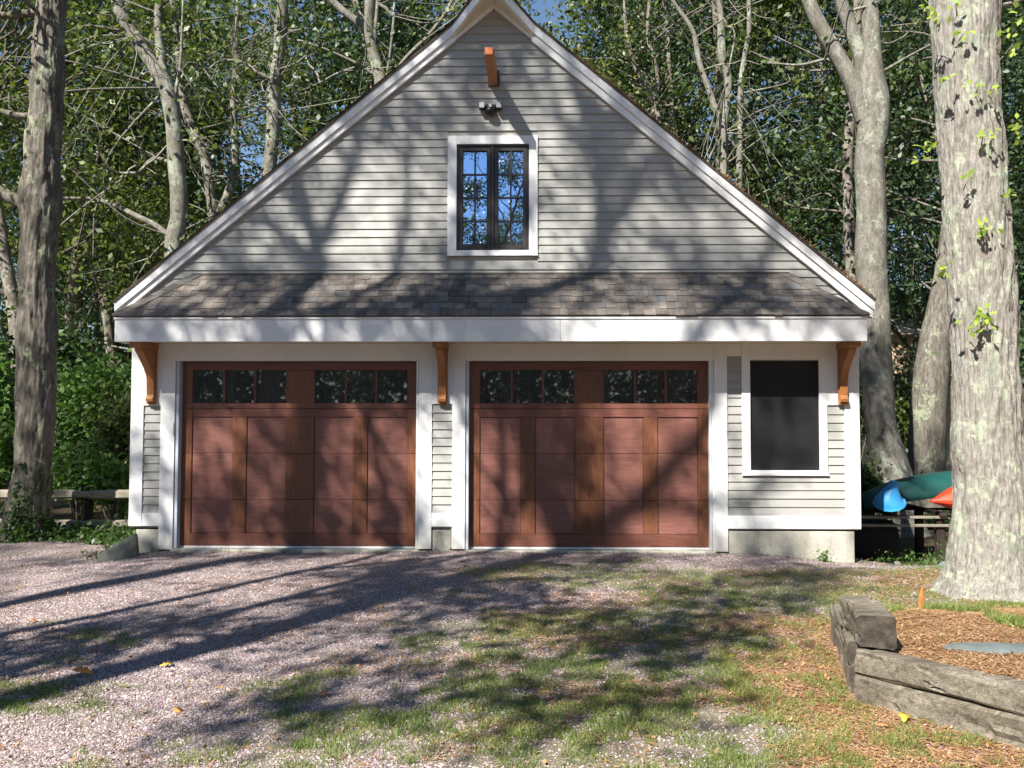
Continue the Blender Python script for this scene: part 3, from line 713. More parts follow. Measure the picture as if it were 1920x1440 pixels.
def grow(rng, p, d, L, r, depth, limbs, tips, nseg=7, wob=.16, up=.05, kids=(3, 5), ratio=.62, spread=.75, tipn=3):
    p = np.array(p, float); d = np.array(d, float); d /= np.linalg.norm(d); pts = [p]; rad = [r]
    for i in range(nseg):
        d = d+rng.normal(size=3)*wob+np.array([0, 0, up]); d /= np.linalg.norm(d); p = p+d*L/nseg; pts.append(p); rad.append(r*(1-.6*(i+1)/nseg))
    pts = np.array(pts); limbs.append((pts, np.array(rad)))
    if depth == 0:
        for k in range(tipn): tips.append(pts[-1-k*2 if k*2 < nseg else 1])
        return
    for k in range(rng.integers(*kids)+0):
        t = rng.uniform(.35, 1.); i = min(int(t*nseg), nseg-1); b = pts[i]+(pts[i+1]-pts[i])*(t*nseg-i if t < 1 else 0)
        dd = pts[i+1]-pts[i]; dd /= np.linalg.norm(dd); o = rng.normal(size=3); o -= dd*(o@dd); o /= np.linalg.norm(o)
        a = rng.uniform(.5, 1.)*spread; grow(rng, b, dd*math.cos(a)+o*math.sin(a), L*ratio*rng.uniform(.75, 1.2), rad[i]*.62, depth-1, limbs, tips, nseg, wob, up, kids, ratio, spread, tipn)
    grow(rng, pts[-1], pts[-1]-pts[-2], L*ratio, rad[-1], depth-1, limbs, tips, nseg, wob, up, kids, ratio, spread, tipn)
def limb_mesh(limbs, nbig=8, rmin=.004):
    parts = []
    for pts, rad in limbs:
        n = nbig if rad[0] > .05 else (5 if rad[0] > .02 else 3)
        parts.append(tube(pts, np.maximum(rad, rmin), n))
    return merge(parts)
def leaf_cloud(rng, tips, per, sig, size, aspect=.6, flat=.7):
    T = np.array(tips); n = len(T)*per; c = T[rng.integers(0, len(T), n)]+rng.normal(size=(n, 3))*np.array([sig, sig, sig*flat])
    rvt = rng.random(len(T)); 
    return leaves(rng, c, size, aspect)
# generic woodland tree variants; mesh data is shared between copies
def variant(seed, H, cr, ntr, per, size, lm, sig=.42, bare=0, low=.35):
    rng = np.random.default_rng(seed); limbs = []; tips = []
    pts = [np.zeros(3)]; d = np.array([rng.normal()*.05, rng.normal()*.05, 1.])
    n = 12
    for i in range(n):
        d = d+np.append(rng.normal(size=2)*.07, 0); d /= np.linalg.norm(d); pts.append(pts[-1]+d*H/n)
    r0 = H*.0115; pts, rad = spline(np.array(pts), np.linspace(r0, r0*.25, n+1), 3); rad[:4] *= np.array([1.5, 1.25, 1.1, 1.03])
    trunk = tube(pts, rad, 10)
    for k in range(ntr):
        t = rng.uniform(low, .98); i = int(t*(len(pts)-1)); a = rng.uniform(0, 2*np.pi); el = rng.uniform(.15, .9)
        L = cr*(1.15-.7*abs(t-.6))*rng.uniform(.6, 1.1)
        grow(rng, pts[i], (math.cos(a)*math.cos(el), math.sin(a)*math.cos(el), math.sin(el)), L*.55, rad[i]*.45, 2, limbs, tips, 6, .2, .06, (2, 4), .6, .8, 3)
    br = limb_mesh(limbs, 6, .006)
    V, F, rv = leaf_cloud(rng, tips, per, sig, size)
    return dict(trunk=fast_mesh('trunk', *trunk, BARK_FOREST, smooth=True), branches=fast_mesh('branches', *br, BARK_TWIG, smooth=True),
                crown=fast_mesh('crown', V, F, lm, attrs=dict(rv=rv)), nt=len(tips))
VARS = [variant(1, 16, 5.2, 22, 17, .135, LEAF_A, .27), variant(2, 18, 5.6, 22, 16, .14, LEAF_C, .27), variant(3, 13, 4.8, 20, 17, .12, LEAF_B, .27),
        variant(4, 16, 5.4, 24, 16, .135, LEAF_A, .27, low=.2), variant(5, 10, 4.4, 21, 18, .12, LEAF_C, .27, low=.12)]
print('leaves', [len(v['crown'].polygons) for v in VARS])
def place_tree(v, x, y, rot, sc, label, group=None, z=None, name='woodland_tree', rx=0, cat='tree', crown=None):
    root = empty(name, (x, y, (gzs(x, y)-.1) if z is None else z), label=label, cat=cat, group=group)
    root.rotation_euler = (rx, 0, rot); root.scale = (sc, sc, sc)
    for k in ('trunk', 'branches', 'crown'):
        me_ = v[k]
        o = link(k, me_, root)
    return root

def px_path(pl, Y, per=5, tilt=0.):
    """polyline of (x, y, width) seen from the camera, set at depth Y -> world points and radii"""
    W = []; r = []
    for i, (x, y, w) in enumerate(pl):
        yy = Y+tilt*i; W.append(at(x, y, yy)); r.append(w/2*(yy-CAM[1])/FPX)
    return spline(W, r, per)
def roughen(V, ctr_amp, f=(7, 7, 1.6), seed=1, amp2=0.):
    n = fbm(V*np.array(f), 4, seed)-.5; n2 = fbm(V*np.array([1.7, 1.7, 1.2]), 2, seed+5)-.5
    return n*ctr_amp+n2*amp2
def bark_tube(pts, rad, n, amp, amp2, seed, f=(9, 9, 1.8), flare=0.):
    pts = np.asarray(pts); A, B = frames(pts); th = np.linspace(0, 2*np.pi, n, endpoint=False)
    D = A[:, None]*np.cos(th)[None, :, None]+B[:, None]*np.sin(th)[None, :, None]
    V0 = pts[:, None]+rad[:, None, None]*D; k = roughen(V0, amp, f, seed, amp2)
    ridge = np.abs(fbm(V0*np.array([f[0]*1.7, f[1]*1.7, f[2]]), 3, seed+9)-.5)*-amp*1.6
    if flare:
        hh = pts[:, 2]-pts[0, 2]; k = k+flare*np.exp(-hh/.22)[:, None]*(np.clip(np.cos(th*5+1.3*np.sin(th*2+seed)), -.3, 1)+.2)[None]
    V = V0+D*(k+ridge)[..., None]; m = len(pts)
    i = np.arange(m-1)[:, None]*n; kk = np.arange(n)[None]; k2 = (kk+1) % n
    return V.reshape(-1, 3), np.stack([i+kk, i+k2, i+n+k2, i+n+kk], -1).reshape(-1, 4)
def dense(pts, rad, step):
    pts = np.asarray(pts); L = np.concatenate([[0], np.cumsum(np.linalg.norm(np.diff(pts, axis=0), axis=1))]); n = max(3, int(L[-1]/step)); t = np.linspace(0, L[-1], n)
    return np.stack([np.interp(t, L, pts[:, k]) for k in range(3)], 1), np.interp(t, L, rad)
def sub(V, root): return V-np.array(root.location)
def custom_tree(name, label, Y, trunk, limbs=(), bark=BARK_SMOOTH, crown=None, seed=1, twigs=0, n=14, step=.12, amp=.02, amp2=.05, dead=0, group=None, foot=None, twig_mat=None, cat='tree', bf=(9, 9, 1.8), flare=0.):
    """trunk / limbs: pixel polylines; crown: (material, clusters, per, sigma, size)"""
    rng = np.random.default_rng(seed)
    p, r = px_path(trunk, Y)
    base = p[0].copy(); gzb = gzs(base[0], base[1])
    if base[2] > gzb: # carry the trunk down to the ground
        p = np.vstack([[base[0]+(base[0]-p[4][0])*.3, base[1], gzb-.1], p]); r = np.concatenate([[r[0]*1.35], r])
        if np.linalg.norm(p[1]-p[0]) > 1.5:
            mid = p[0]*.8+p[1]*.2; p = np.vstack([p[:1], mid, p[1:]]); r = np.concatenate([r[:1], [r[1]*1.06], r[1:]])
    root = empty(name, (p[0][0], p[0][1], gzb-.05), label=label, cat=cat, group=group)
    pd, rd = dense(p, r, step)
    V, F = bark_tube(pd, rd, n, amp, amp2, seed, bf, flare); link('trunk', fast_mesh('trunk', sub(V, root), F, bark, smooth=True), root)
    lp = []; tips = []; dl = []
    for l in limbs:
        q, s = px_path(l, Y); lp.append((q, s))
        qd, sd = dense(q, s, step*1.2); V, F = bark_tube(qd, sd, 9 if s[0] > .05 else 5, amp*.5, amp2*.3*min(1, s[0]/.1), seed+2)
        link('limb', fast_mesh('limb', sub(V, root), F, bark, smooth=True), root)
        tips.append(q[-1])
    allp = [(p, r)]+lp
    if dead:
        for k in range(dead):
            L = []; tt = []
            q, s = allp[rng.integers(0, len(allp))]; i = rng.integers(len(q)//5, len(q)); a = rng.uniform(0, 2*np.pi)
            grow(rng, q[i], (math.cos(a), math.sin(a)*.6-.4, rng.uniform(-.2, .7)), rng.uniform(.6, 1.5), rng.uniform(.012, .026), 2, L, tt, 7, .33, .02, (2, 4), .6, .8, 1)
            V, F = limb_mesh(L, 5, .0035); link('dead_branch', fast_mesh('dead_branch', sub(V, root), F, twig_mat or BARK_DEAD, smooth=True), root)
    if crown:
        lm, ncl, per, sig, size, box = crown
        L = []; T = []
        x0, x1, y0, y1, z0, z1 = box
        for k in range(ncl):
            c = np.array([rng.uniform(x0, x1), rng.uniform(y0, y1), rng.uniform(z0, z1)])
            q, s = allp[rng.integers(0, len(allp))]; j = np.argmin(np.abs(q[:, 2]-(c[2]-1.2))); b = q[j]; c = b+(c-b)*rng.uniform(.5, 1)
            mid = (b+c)/2+rng.normal(size=3)*.25; L.append(spline([b, mid, c], [min(.03, s[j]*.4), .016, .006], 4))
            for u in range(3): T.append(c+rng.normal(size=3)*np.array([.35, .35, .22]))
        V, F = limb_mesh(L, 5, .004); link('branches', fast_mesh('branches', sub(V, root), F, bark, smooth=True), root)
        V, F, rv = leaf_cloud(rng, T, per, sig, size); link('crown', fast_mesh('crown', sub(V, root), F, lm, attrs=dict(rv=rv)), root)
    return root

def ext(pl, dx, dy, n=3, k=.9):
    """carry a polyline on above the frame"""
    x, y, w = pl[-1]
    return pl+[(x+dx*(i+1), y+dy*(i+1), w*k**(i+1)) for i in range(n)]
# left trunk beside the fence
T1 = custom_tree('oak_tree', 'large rough grey oak trunk with ivy at its foot, left of the garage', .95,
    ext([(42, 1045, 112), (46, 1015, 90), (51, 975, 77), (59, 900, 71), (66, 800, 68), (68, 700, 66), (69, 600, 66), (71, 500, 66), (74, 420, 68), (75, 372, 77), (79, 320, 65), (85, 220, 59), (90, 100, 55), (95, 0, 52)], 3, -160, 4),
    [[(62, 385, 34), (36, 378, 28), (12, 366, 24), (-15, 345, 22), (-60, 300, 19), (-120, 200, 16)], [(74, 218, 17), (30, 216, 14), (-5, 206, 13), (-70, 190, 11)], [(86, 22, 17), (45, 26, 16), (0, 28, 15), (-60, 10, 13)]],
    bark=BARK_GREY, seed=4, n=90, step=.014, bf=(17, 17, 3.), flare=.08, amp=.055, amp2=.06, crown=(LEAF_A, 40, 18, .3, .13, (-9, -4.5, -.8, 3, 7.6, 11)))
# lit twisting tree
custom_tree('twisting_tree', 'pale sunlit tree with S-shaped trunk forking above, behind the left roof slope', 7.2,
    ext([(335, 700, 35), (332, 560, 34), (325, 460, 34), (336, 400, 32), (330, 300, 31), (323, 220, 31), (312, 168, 32), (290, 125, 28), (262, 85, 27), (240, 50, 25), (222, 10, 24)], -14, -90, 4),
    [ext([(312, 165, 22), (302, 105, 18), (297, 40, 17)], 4, -70, 3), ext([(327, 185, 8), (338, 125, 7), (341, 70, 6)], 2, -60, 3, .8), [(318, 445, 15), (296, 425, 12), (262, 408, 11), (215, 385, 9), (170, 372, 8), (115, 371, 6), (60, 355, 4)],
     [(318, 305, 10), (288, 296, 8), (262, 322, 8), (232, 325, 6), (212, 320, 4)], [(262, 65, 5), (215, 55, 5), (160, 48, 4), (120, 62, 3)]],
    seed=8, dead=9, crown=(LEAF_B, 34, 16, .34, .13, (-11, -5.5, 5.4, 9, 3.6, 11.5)))
custom_tree('straight_tree', 'straight mottled grey trunk rising just left of the middle of the left roof slope', 8.5,
    ext([(494, 470, 32), (500, 400, 31), (505, 320, 28), (512, 240, 27), (513, 180, 28), (520, 120, 24), (526, 60, 23), (530, 0, 22)], 4, -90, 4),
    [[(506, 145, 9), (480, 135, 7), (455, 115, 7), (410, 116, 5), (385, 138, 4)], [(512, 210, 6), (480, 200, 5), (445, 190, 4), (410, 165, 3), (370, 112, 3)]],
    seed=12, dead=8, crown=(LEAF_A, 30, 16, .36, .13, (-7.5, -2.5, 6.6, 10.5, 5, 12)))
custom_tree('forked_tree', 'leaning grey tree forking low behind the left roof slope, between the twisting and straight trunks', 9.5,
    ext([(405, 470, 22), (402, 420, 20), (390, 330, 20), (383, 290, 18), (358, 235, 18), (346, 195, 16), (338, 140, 13)], -8, -80, 3),
    [ext([(412, 400, 17), (432, 350, 17), (442, 290, 15), (437, 200, 12), (441, 130, 10)], 3, -80, 3, .85), [(360, 262, 6), (400, 277, 5), (440, 290, 4), (470, 315, 3)]],
    seed=15, dead=6, crown=(LEAF_C, 26, 16, .36, .13, (-9, -3.5, 8, 12, 5, 12)))
custom_tree('many_stemmed_tree', 'pale tree with a fan of crooked stems just left of the roof peak', 10.5,
    ext([(724, 260, 30), (722, 200, 29), (714, 150, 25), (700, 100, 22), (690, 50, 25), (693, 0, 24)], 6, -80, 4),
    [ext([(694, 62, 17), (664, 36, 16), (640, 18, 15), (618, -5, 14)], -25, -30, 4), ext([(715, 160, 9), (702, 85, 8), (706, 30, 8)], 3, -50, 3), ext([(724, 150, 6), (732, 95, 5), (738, 40, 6)], 2, -50, 3),
     ext([(728, 158, 9), (760, 110, 8), (800, 70, 7), (835, 25, 7)], 20, -40, 4), [(716, 152, 8), (680, 125, 6), (640, 105, 5), (600, 88, 4), (560, 75, 3)], [(665, 127, 6), (632, 138, 5), (600, 155, 4), (570, 168, 3)], [(738, 30, 8), (715, 8, 8), (705, 5, 8)]],
    seed=19, dead=13, crown=(LEAF_B, 30, 16, .36, .12, (-5, 1.5, 8.5, 13, 7, 13)))
# right of the roof peak
custom_tree('slim_tree', 'slim crooked trunk rising closest to the right roof slope, below the peak', 12,
    ext([(1238, 300, 17), (1236, 235, 15), (1222, 180, 10), (1190, 125, 9), (1175, 60, 8)], -5, -60, 3, .8), [ext([(1230, 200, 11), (1232, 140, 10), (1215, 70, 8)], 2, -60, 3)],
    bark=BARK_FOREST, seed=23, dead=6, crown=(LEAF_C, 26, 16, .36, .14, (1.5, 6, 10, 14, 6.5, 13)))
custom_tree('leaning_pair_tree', 'sunlit twin-stemmed trunk right of the slim tree, above the lower right roof slope', 11,
    ext([(1362, 440, 20), (1358, 330, 18), (1356, 240, 17), (1366, 155, 15), (1354, 110, 15), (1352, 40, 13), (1348, -20, 11)], -3, -80, 3),
    [ext([(1356, 250, 15), (1335, 185, 12), (1312, 120, 11), (1300, 60, 10), (1270, 15, 8)], -25, -40, 3), ext([(1385, 430, 14), (1388, 200, 12), (1392, 130, 10), (1404, 60, 9), (1404, 0, 8)], 2, -80, 3), [(1360, 158, 4), (1378, 60, 4), (1350, 50, 4)]],
    bark=BARK_SMOOTH, seed=27, dead=10, crown=(LEAF_A, 30, 16, .36, .14, (3.5, 8, 9, 13, 3, 12)))
custom_tree('dark_thin_tree', 'thin dark trunk standing in shade just left of the big forked trunk', 9.5,
    ext([(1598, 520, 24), (1592, 420, 22), (1590, 300, 20), (1600, 160, 17), (1606, 60, 15)], 2, -90, 3), [], bark=BARK_FOREST, seed=31, dead=6,
    crown=(LEAF_C, 26, 18, .36, .13, (4.5, 9.5, 8, 12, 2.5, 9)))
custom_tree('forked_beech_tree', 'thick smooth grey trunk forking into three limbs, just right of the garage roof', 4.6,
    [(1684, 985, 92), (1678, 925, 80), (1668, 870, 70), (1651, 800, 60), (1643, 700, 58), (1638, 600, 58), (1634, 500, 57), (1633, 400, 56), (1632, 300, 55), (1637, 232, 60), (1636, 180, 60), (1632, 130, 48), (1633, 60, 33), (1630, 0, 28), (1632, -100, 26), (1640, -220, 22)],
    [[(1622, 225, 38), (1604, 170, 35), (1578, 118, 31), (1545, 62, 29), (1520, 12, 27), (1505, -40, 25), (1480, -150, 21), (1440, -260, 17)], [(1626, 165, 34), (1612, 100, 30), (1594, 50, 26), (1578, 5, 24), (1568, -60, 22), (1560, -180, 18)],
     [(1545, 112, 7), (1500, 122, 6), (1460, 120, 5), (1438, 118, 4)]],
    bark=BARK_SMOOTH, seed=35, n=30, step=.05, amp=.018, amp2=.06, crown=(LEAF_A, 26, 16, .34, .12, (3.5, 9, 4, 8.5, 8, 12)))
custom_tree('leaning_dark_tree', 'dark leaning trunk between the forked trunk and the lichen-covered trunk', 6.2,
    ext([(1738, 985, 80), (1737, 905, 68), (1740, 800, 64), (1747, 700, 63), (1756, 630, 58), (1767, 560, 46), (1777, 480, 38), (1788, 380, 34), (1795, 250, 30)], 6, -120, 4), [],
    bark=BARK_GREY, seed=39, n=24, step=.06, amp=.02, amp2=.05, crown=(LEAF_C, 26, 16, .36, .13, (6, 11, 5.5, 10, 4, 11)))
# big lichen trunk in the right foreground
big = [(1865, 1150, 249), (1863, 1122, 211), (1861, 1095, 177), (1860, 1060, 152), (1859, 1000, 139), (1857, 930, 129), (1853, 850, 124), (1848, 700, 119), (1840, 550, 115), (1828, 400, 114), (1813, 200, 111), (1810, 100, 113), (1810, 0, 117), (1807, -120, 112), (1803, -260, 106)]
T8 = custom_tree('lichen_oak_tree', 'massive pale trunk crusted with lichen and leafy sprouts, in the raised bed at far right', TREE_R[1], big, [], bark=BARK_BIG, seed=44, n=150, step=.010, bf=(20, 20, 3.2), flare=.07, amp=.055, amp2=.06,
    crown=(LEAF_A, 26, 20, .34, .12, (2.5, 7.5, -3.2, 0., 6.2, 8.8)))
def oak_leaf(rng, c, size, nrm, d):
    nrm = nrm/np.linalg.norm(nrm); d = d-nrm*(d@nrm); d /= np.linalg.norm(d); s = np.cross(nrm, d)
    pr = [(0, 0), (.18, .16), (.30, .13), (.42, .30), (.55, .18), (.70, .30), (.80, .14), (1.0, .0)]
    L = [(a, b) for a, b in pr]; Rr = [(a, -b) for a, b in pr[1:-1]][::-1]
    return np.array([c+d*a*size+s*b*size+nrm*(abs(b)*.25-.12*a*a)*size for a, b in L+Rr])
def sprout_mesh(rng, spots, size, per, spread):
    V = []; F = []; k = 0; rv = []
    for c in spots:
        for j in range(per):
            q = c+rng.normal(size=3)*spread*np.array([1, .6, 1]); P_ = oak_leaf(rng, q, size*rng.uniform(.6, 1.2), np.array([rng.normal()*.6-.3, -1, rng.normal()*.7+.5]), rng.normal(size=3)+np.array([0, 0, -.3]))
            V.append(P_); F.append(list(range(k, k+len(P_)))); k += len(P_); rv += [rng.random()]*len(P_)
    return np.vstack(V), np.array(F), np.array(rv)
rngs = np.random.default_rng(5)
spots = [at(x, y, -2.665-.05*rngs.random()) for x, y in ((1752, 22), (1766, 34), (1792, 6), (1736, 12), (1812, 58), (1882, 62), (1898, 92), (1908, 40), (1768, 152), (1834, 162), (1862, 158), (1735, 275), (1744, 262), (1728, 290), (1844, 252), (1868, 252), (1912, 232), (1903, 252), (1816, 338), (1888, 362), (1852, 424), (1842, 434), (1846, 418), (1835, 575), (1855, 600), (1846, 618), (1778, 507), (1844, 590), (1822, 605))]
for c in spots:
    V, F, rv = sprout_mesh(rngs, [c], .068, 5, .032)
    sp_ = link('leafy_sprout', fast_mesh('leafy_sprout', sub(V, T8), F, LEAF_Y, attrs=dict(rv=rv)), T8)
    b = np.array([c[0]+rngs.normal()*.03, TREE_R[1]-.24, c[2]-.06]); V, F = tube(np.array([b, (b+c)/2+[0, 0, .01], c]), np.array([.006, .004, .002]), 4)
    link('stem', fast_mesh('stem', sub(V, T8), F, BARK_FOREST), sp_)

# ---- the wood behind the garage: copies of five variants
rt = random.Random(17); spots = []
def ok(x, y):
    if -8.5 < x < 8.5 and y < 12.5: return False
    if abs(x) < 5 and y < 14: return False
    return all((x-a)**2+(y-b)**2 > 5.0 for a, b in spots)
rows_ = [(8.5, -14.5, 15, 5), (13, -15, 15, 7), (16.5, -18, 19, 10), (20.5, -22, 23, 12), (26, -26, 27, 12), (31, -32, 33, 12)]
for yy, xa, xb, n in rows_:
    for k in range(n):
        for tr in range(12):
            x = xa+(xb-xa)*(k+rt.uniform(.15, .85))/n; y = yy+rt.uniform(-1.6, 1.6)
            if ok(x, y): spots.append((x, y)); break
for i, (x, y) in enumerate(spots):
    v = VARS[(rt.choice((1, 4, 1, 0)) if x > 2 else rt.choice((0, 1, 2, 3, 2, 4))) if y < 20 else rt.choice((0, 1, 3, 4))]
    place_tree(v, x, y, rt.uniform(0, 6.28), rt.uniform(.95, 1.25), 'leafy woodland tree merging into the dense wood behind the garage', 'trees of the wood behind the garage')
# low dense understorey closing the wood, far enough to read as one mass
rngu = np.random.default_rng(61)
def mass(name, label, n, fn, size, lm, aspect=.6):
    C = fn(n); V, F, rv = leaves(rngu, C, size, aspect); o = link(name, fast_mesh(name, V, F, lm, attrs=dict(rv=rv))); return tag(o, label=label, kind='stuff')
def far_under(n):
    x = rngu.uniform(-32, 34, n); y = rngu.uniform(31, 36, n); h = 2.5+7*fbm(np.stack([x*.3, y*.3, 0*x], -1), 3, 8); z = gz(x, y)+rngu.random(n)**.8*h*1.25; return np.stack([x, y, z], 1)
mass('undergrowth', 'dark undergrowth at the back of the wood', 45000, far_under, .34, LEAF_C)

# shrubs
def shrub(x, y, w, h, lm, label, seed, name='shrub', n=2600, size=.10, group=None, z=None):
    rng = np.random.default_rng(seed); zg = gzs(x, y) if z is None else z
    root = empty(name, (x, y, zg), label=label, cat='shrub', group=group); L = []; T = []
    for k in range(16):
        a = rng.uniform(0, 6.28); el = rng.uniform(.5, 1.4); r_ = rng.uniform(.55, 1.)
        c = np.array([math.cos(a)*math.cos(el)*w/2*r_*1.3, math.sin(a)*math.cos(el)*w/2*r_*1.1, (.25+.75*math.sin(el)*r_)*h*.9]); mid = c*.5+rng.normal(size=3)*.08+[0, 0, .1]
        L.append(spline([np.zeros(3), mid, c], [.018, .011, .004], 4))
        for t in (.45, .6, .75, .9, 1.): T.append(mid*(1-t)*1.2+c*t)
    V, F = limb_mesh(L, 5, .003); link('stems', fast_mesh('stems', V, F, BARK_FOREST), root)
    T = np.array(T); c = T[rng.integers(0, len(T), n)]+rng.normal(size=(n, 3))*np.array([w*.12, w*.12, h*.09]); c[:, 2] = np.maximum(c[:, 2], .02)
    V, F, rv = leaves(rng, c, size); link('foliage', fast_mesh('foliage', V, F, lm, attrs=dict(rv=rv)), root); return root
def back_under(n):
    a = rngu.uniform(-.2, 3.4, n)+math.pi; r = rngu.uniform(24, 30, n); x = np.cos(a)*r+1; y = np.sin(a)*r-8; h = 4+4*fbm(np.stack([x*.3, y*.3, 0*x], -1), 3, 18); return np.stack([x, y, gz(x, y)+rngu.random(n)**1.1*h], 1)
mass('undergrowth', 'dark undergrowth behind the photographer', 60000, back_under, .42, LEAF_C)
def shr(px, pytop, Y, wpx, lm, label, seed, **k):
    t = at(px, pytop, Y); g = gzs(t[0], Y); return shrub(t[0], Y, wpx*(Y-CAM[1])/FPX, t[2]-g, lm, label, seed, **k)
shr(160, 640, 4.2, 230, LEAF_S, 'tall bright green bush filling the gap between the left oak and the garage', 1, n=5000, size=.10)
shr(235, 700, 2.9, 130, LEAF_A, 'dark bush crowding the left corner of the garage', 2, n=2800, size=.09)
shr(150, 812, 2.4, 140, LEAF_S, 'sunlit leafy weeds rising behind the upper fence rail', 3, n=1900, size=.085)
shr(215, 850, 2.1, 90, LEAF_S, 'low leafy plant behind the fence against the garage corner', 4, n=1600, size=.09)
shr(0, 640, 4.6, 120, LEAF_S, 'bright bush at the left edge of the picture behind the oak', 5, n=3200, size=.10)
shr(12, 770, 3.2, 70, LEAF_S, 'small light green bush left of the oak trunk', 6, n=1500, size=.09)
shr(110, 560, 7.0, 200, LEAF_C, 'dark tall bush in the shade behind the bright bushes', 7, n=6000, size=.12)
shr(1585, 520, 8.0, 150, LEAF_C, 'dark bush behind the right corner of the garage roof', 8, n=4500, size=.12)
shr(1622, 860, 3.6, 70, LEAF_A, 'small bush in the shade between garage and canoe', 9, n=1500, size=.08)
shr(1770, 965, 5.2, 90, LEAF_S, 'low sunlit plant beneath the boat rack', 10, n=1600, size=.08)
shr(1910, 560, 5.5, 130, LEAF_C, 'dark bush right of the lichen-covered trunk', 11, n=5000, size=.12)
shr(1700, 700, 9.5, 90, LEAF_A, 'green bush between the two trunks in front of the far house', 12, n=2200, size=.12)
shr(1925, 760, 1.5, 90, LEAF_A, 'shaded bush at the far right edge beside the lichen-covered trunk', 13, n=2500, size=.09)

# far house seen between the trunks
hc = at(1700, 700, 30); HO = empty('house', (hc[0], 30, gzs(hc[0], 30)), label='far sunlit tan shingled house glimpsed between the two dark trunks', cat='house')
TANW = simple('tan_house_shingles', (.60, .46, .30), .9, .25, 3, bs=.3); zt = at(1700, 560, 30)[2]
MB().box(hc[0]-3.5, hc[0]+3, 30, 35, -1.5, zt-1.6).build('wall', TANW, HO)
MB().prism([(29.6, zt-1.7), (35.4, zt-1.7), (32.5, zt+.8)], 'x', hc[0]-3.8, hc[0]+3.3).build('roof', simple('tan_house_roof', (.5, .42, .33), .9, .2), HO)
MB().box(hc[0]-.9, hc[0]-.1, 29.95, 30.02, 2.2, 3.6).build('window', DARKIN, HO)

# ---- trees in front of / beside the photographer, whose shade falls on the scene
K = 1/.89
def cast(X, Z, T, dy=0):
    t = (T+dy)*K; return np.array([X-.56*t, -(T+dy), Z+t])
rngc = np.random.default_rng(90)
def shade_d(X, Z):
    n = fbm(np.stack([X*.75, Z*.75, 0*X], -1), 3, 140)
    b = .03*np.ones_like(X)
    b = b+.10*np.exp(-(((X+1.5)/1.6)**2+((Z-4.6)/.8)**2))+.10*np.exp(-(((X+2.1)/1.5)**2+((Z-.9)/1.0)**2))+.12*np.exp(-(((X-1.3)/1.5)**2+((Z-2.5)/.35)**2))
    b = b-.16*np.exp(-(((X-3.)/1.5)**2+((Z-3.7)/.5)**2))-.14*np.exp(-(((X-2.8)/.9)**2+((Z-.6)/.6)**2))-.12*np.exp(-(((X+.9)/1.5)**2+((Z-3.6)/.35)**2))-.15*np.exp(-(((X+2.6)/1.6)**2+((Z-2.45)/.25)**2))
    b = b+.05*(Z < -.5)*(X > .5)-.10*(Z < -.3)*(Z > -2.5)*(X < .3)-.06*(Z < -2.6)-.08*sstep(5.0, 6.5, X)-.13*np.exp(-(((X-.5)/.55)**2+((Z-5.1)/.6)**2))
    return sstep(.47, .62, n+b)
def caster_tree(label, T, trunk, limbs, r0, lo, hi, nleaf, seed, size=.115):
    rng = np.random.default_rng(seed)
    b = cast(trunk[0][0], -T*K, T); root = empty('shade_tree', (b[0], b[1], gzs(b[0], b[1])-.1), label=label, cat='tree')
    P0 = [cast(X, Z, T) for X, Z in [(trunk[0][0], -T*K-.3)]+trunk[1:]]; p, r = spline(P0, np.linspace(r0, r0*.33, len(P0)), 6)
    V, F = tube(p, r, 12); link('trunk', fast_mesh('trunk', sub(V, root), F, BARK_GREY, smooth=True), root)
    L = [];
    for l in limbs:
        q = [cast(X, Z, T, rng.normal()*.15) for X, Z, _ in l]; L.append(spline(q, [w for *_, w in l], 5))
    X = rng.uniform(lo, hi, 60000); Z = rng.uniform(-6.4 if T > 9 else -4.2, 7.6, 60000)
    keep = rng.random(60000) < shade_d(X, Z)*.9+.10; X = X[keep]; Z = Z[keep]
    nc = nleaf//60; X = X[:nc]; Z = Z[:nc]; C = []
    for a, c in zip(X, Z):
        q = cast(a, c, T, abs(rng.normal())*1.0-.3); C.append(q)
        allp = [p]+[l_[0] for l_ in L[:len(limbs)]]; pp = allp[rng.integers(0, len(allp))]; j = np.argmin(np.linalg.norm(pp-q-np.array([0, 0, -.5]), axis=1)); mid = (pp[j]+q)/2+rng.normal(size=3)*.15
        if np.linalg.norm(pp[j]-q) < 4: L.append(spline([pp[j], mid, q], [.016, .010, .004], 3))
    V, F = limb_mesh(L, 6, .004); link('branches', fast_mesh('branches', sub(V, root), F, BARK_GREY, smooth=True), root)
    C = np.array(C); c = C[rng.integers(0, len(C), nleaf)]+rng.normal(size=(nleaf, 3))*np.array([.21, .21, .17])
    V, F, rv = leaves(rng, c, size, .62); link('crown', fast_mesh('crown', sub(V, root), F, LEAF_A, attrs=dict(rv=rv)), root)
caster_tree('tall oak behind the photographer whose forked limbs shade the right door', 11.5, [(.85, 0), (.9, -9), (.85, -4), (.92, -.5), (.95, .1), (.62, .9), (.55, 1.7), (.8, 2.5), (1.3, 3.1), (1.42, 3.7), (1.38, 4.6), (1.15, 5.4), (1.05, 6.4)],
    [[(.95, .0, .13), (1.2, .25, .12), (1.75, .6, .11), (2.2, 1.05, .10), (2.6, 1.5, .09), (3.0, 2.3, .08), (3.3, 3.3, .07), (3.9, 4.5, .05)], [(1.5, .42, .07), (2.1, .55, .06), (2.9, .5, .05), (3.6, .8, .03)], [(1.42, 3.5, .07), (1.9, 4.2, .06), (2.2, 4.9, .04)],
     [(1.3, 3.1, .08), (.9, 2.75, .07), (.4, 2.5, .05)], [(1.38, 4.4, .06), (.9, 5.1, .04)]], .19, -.3, 4.8, 15500, 3)
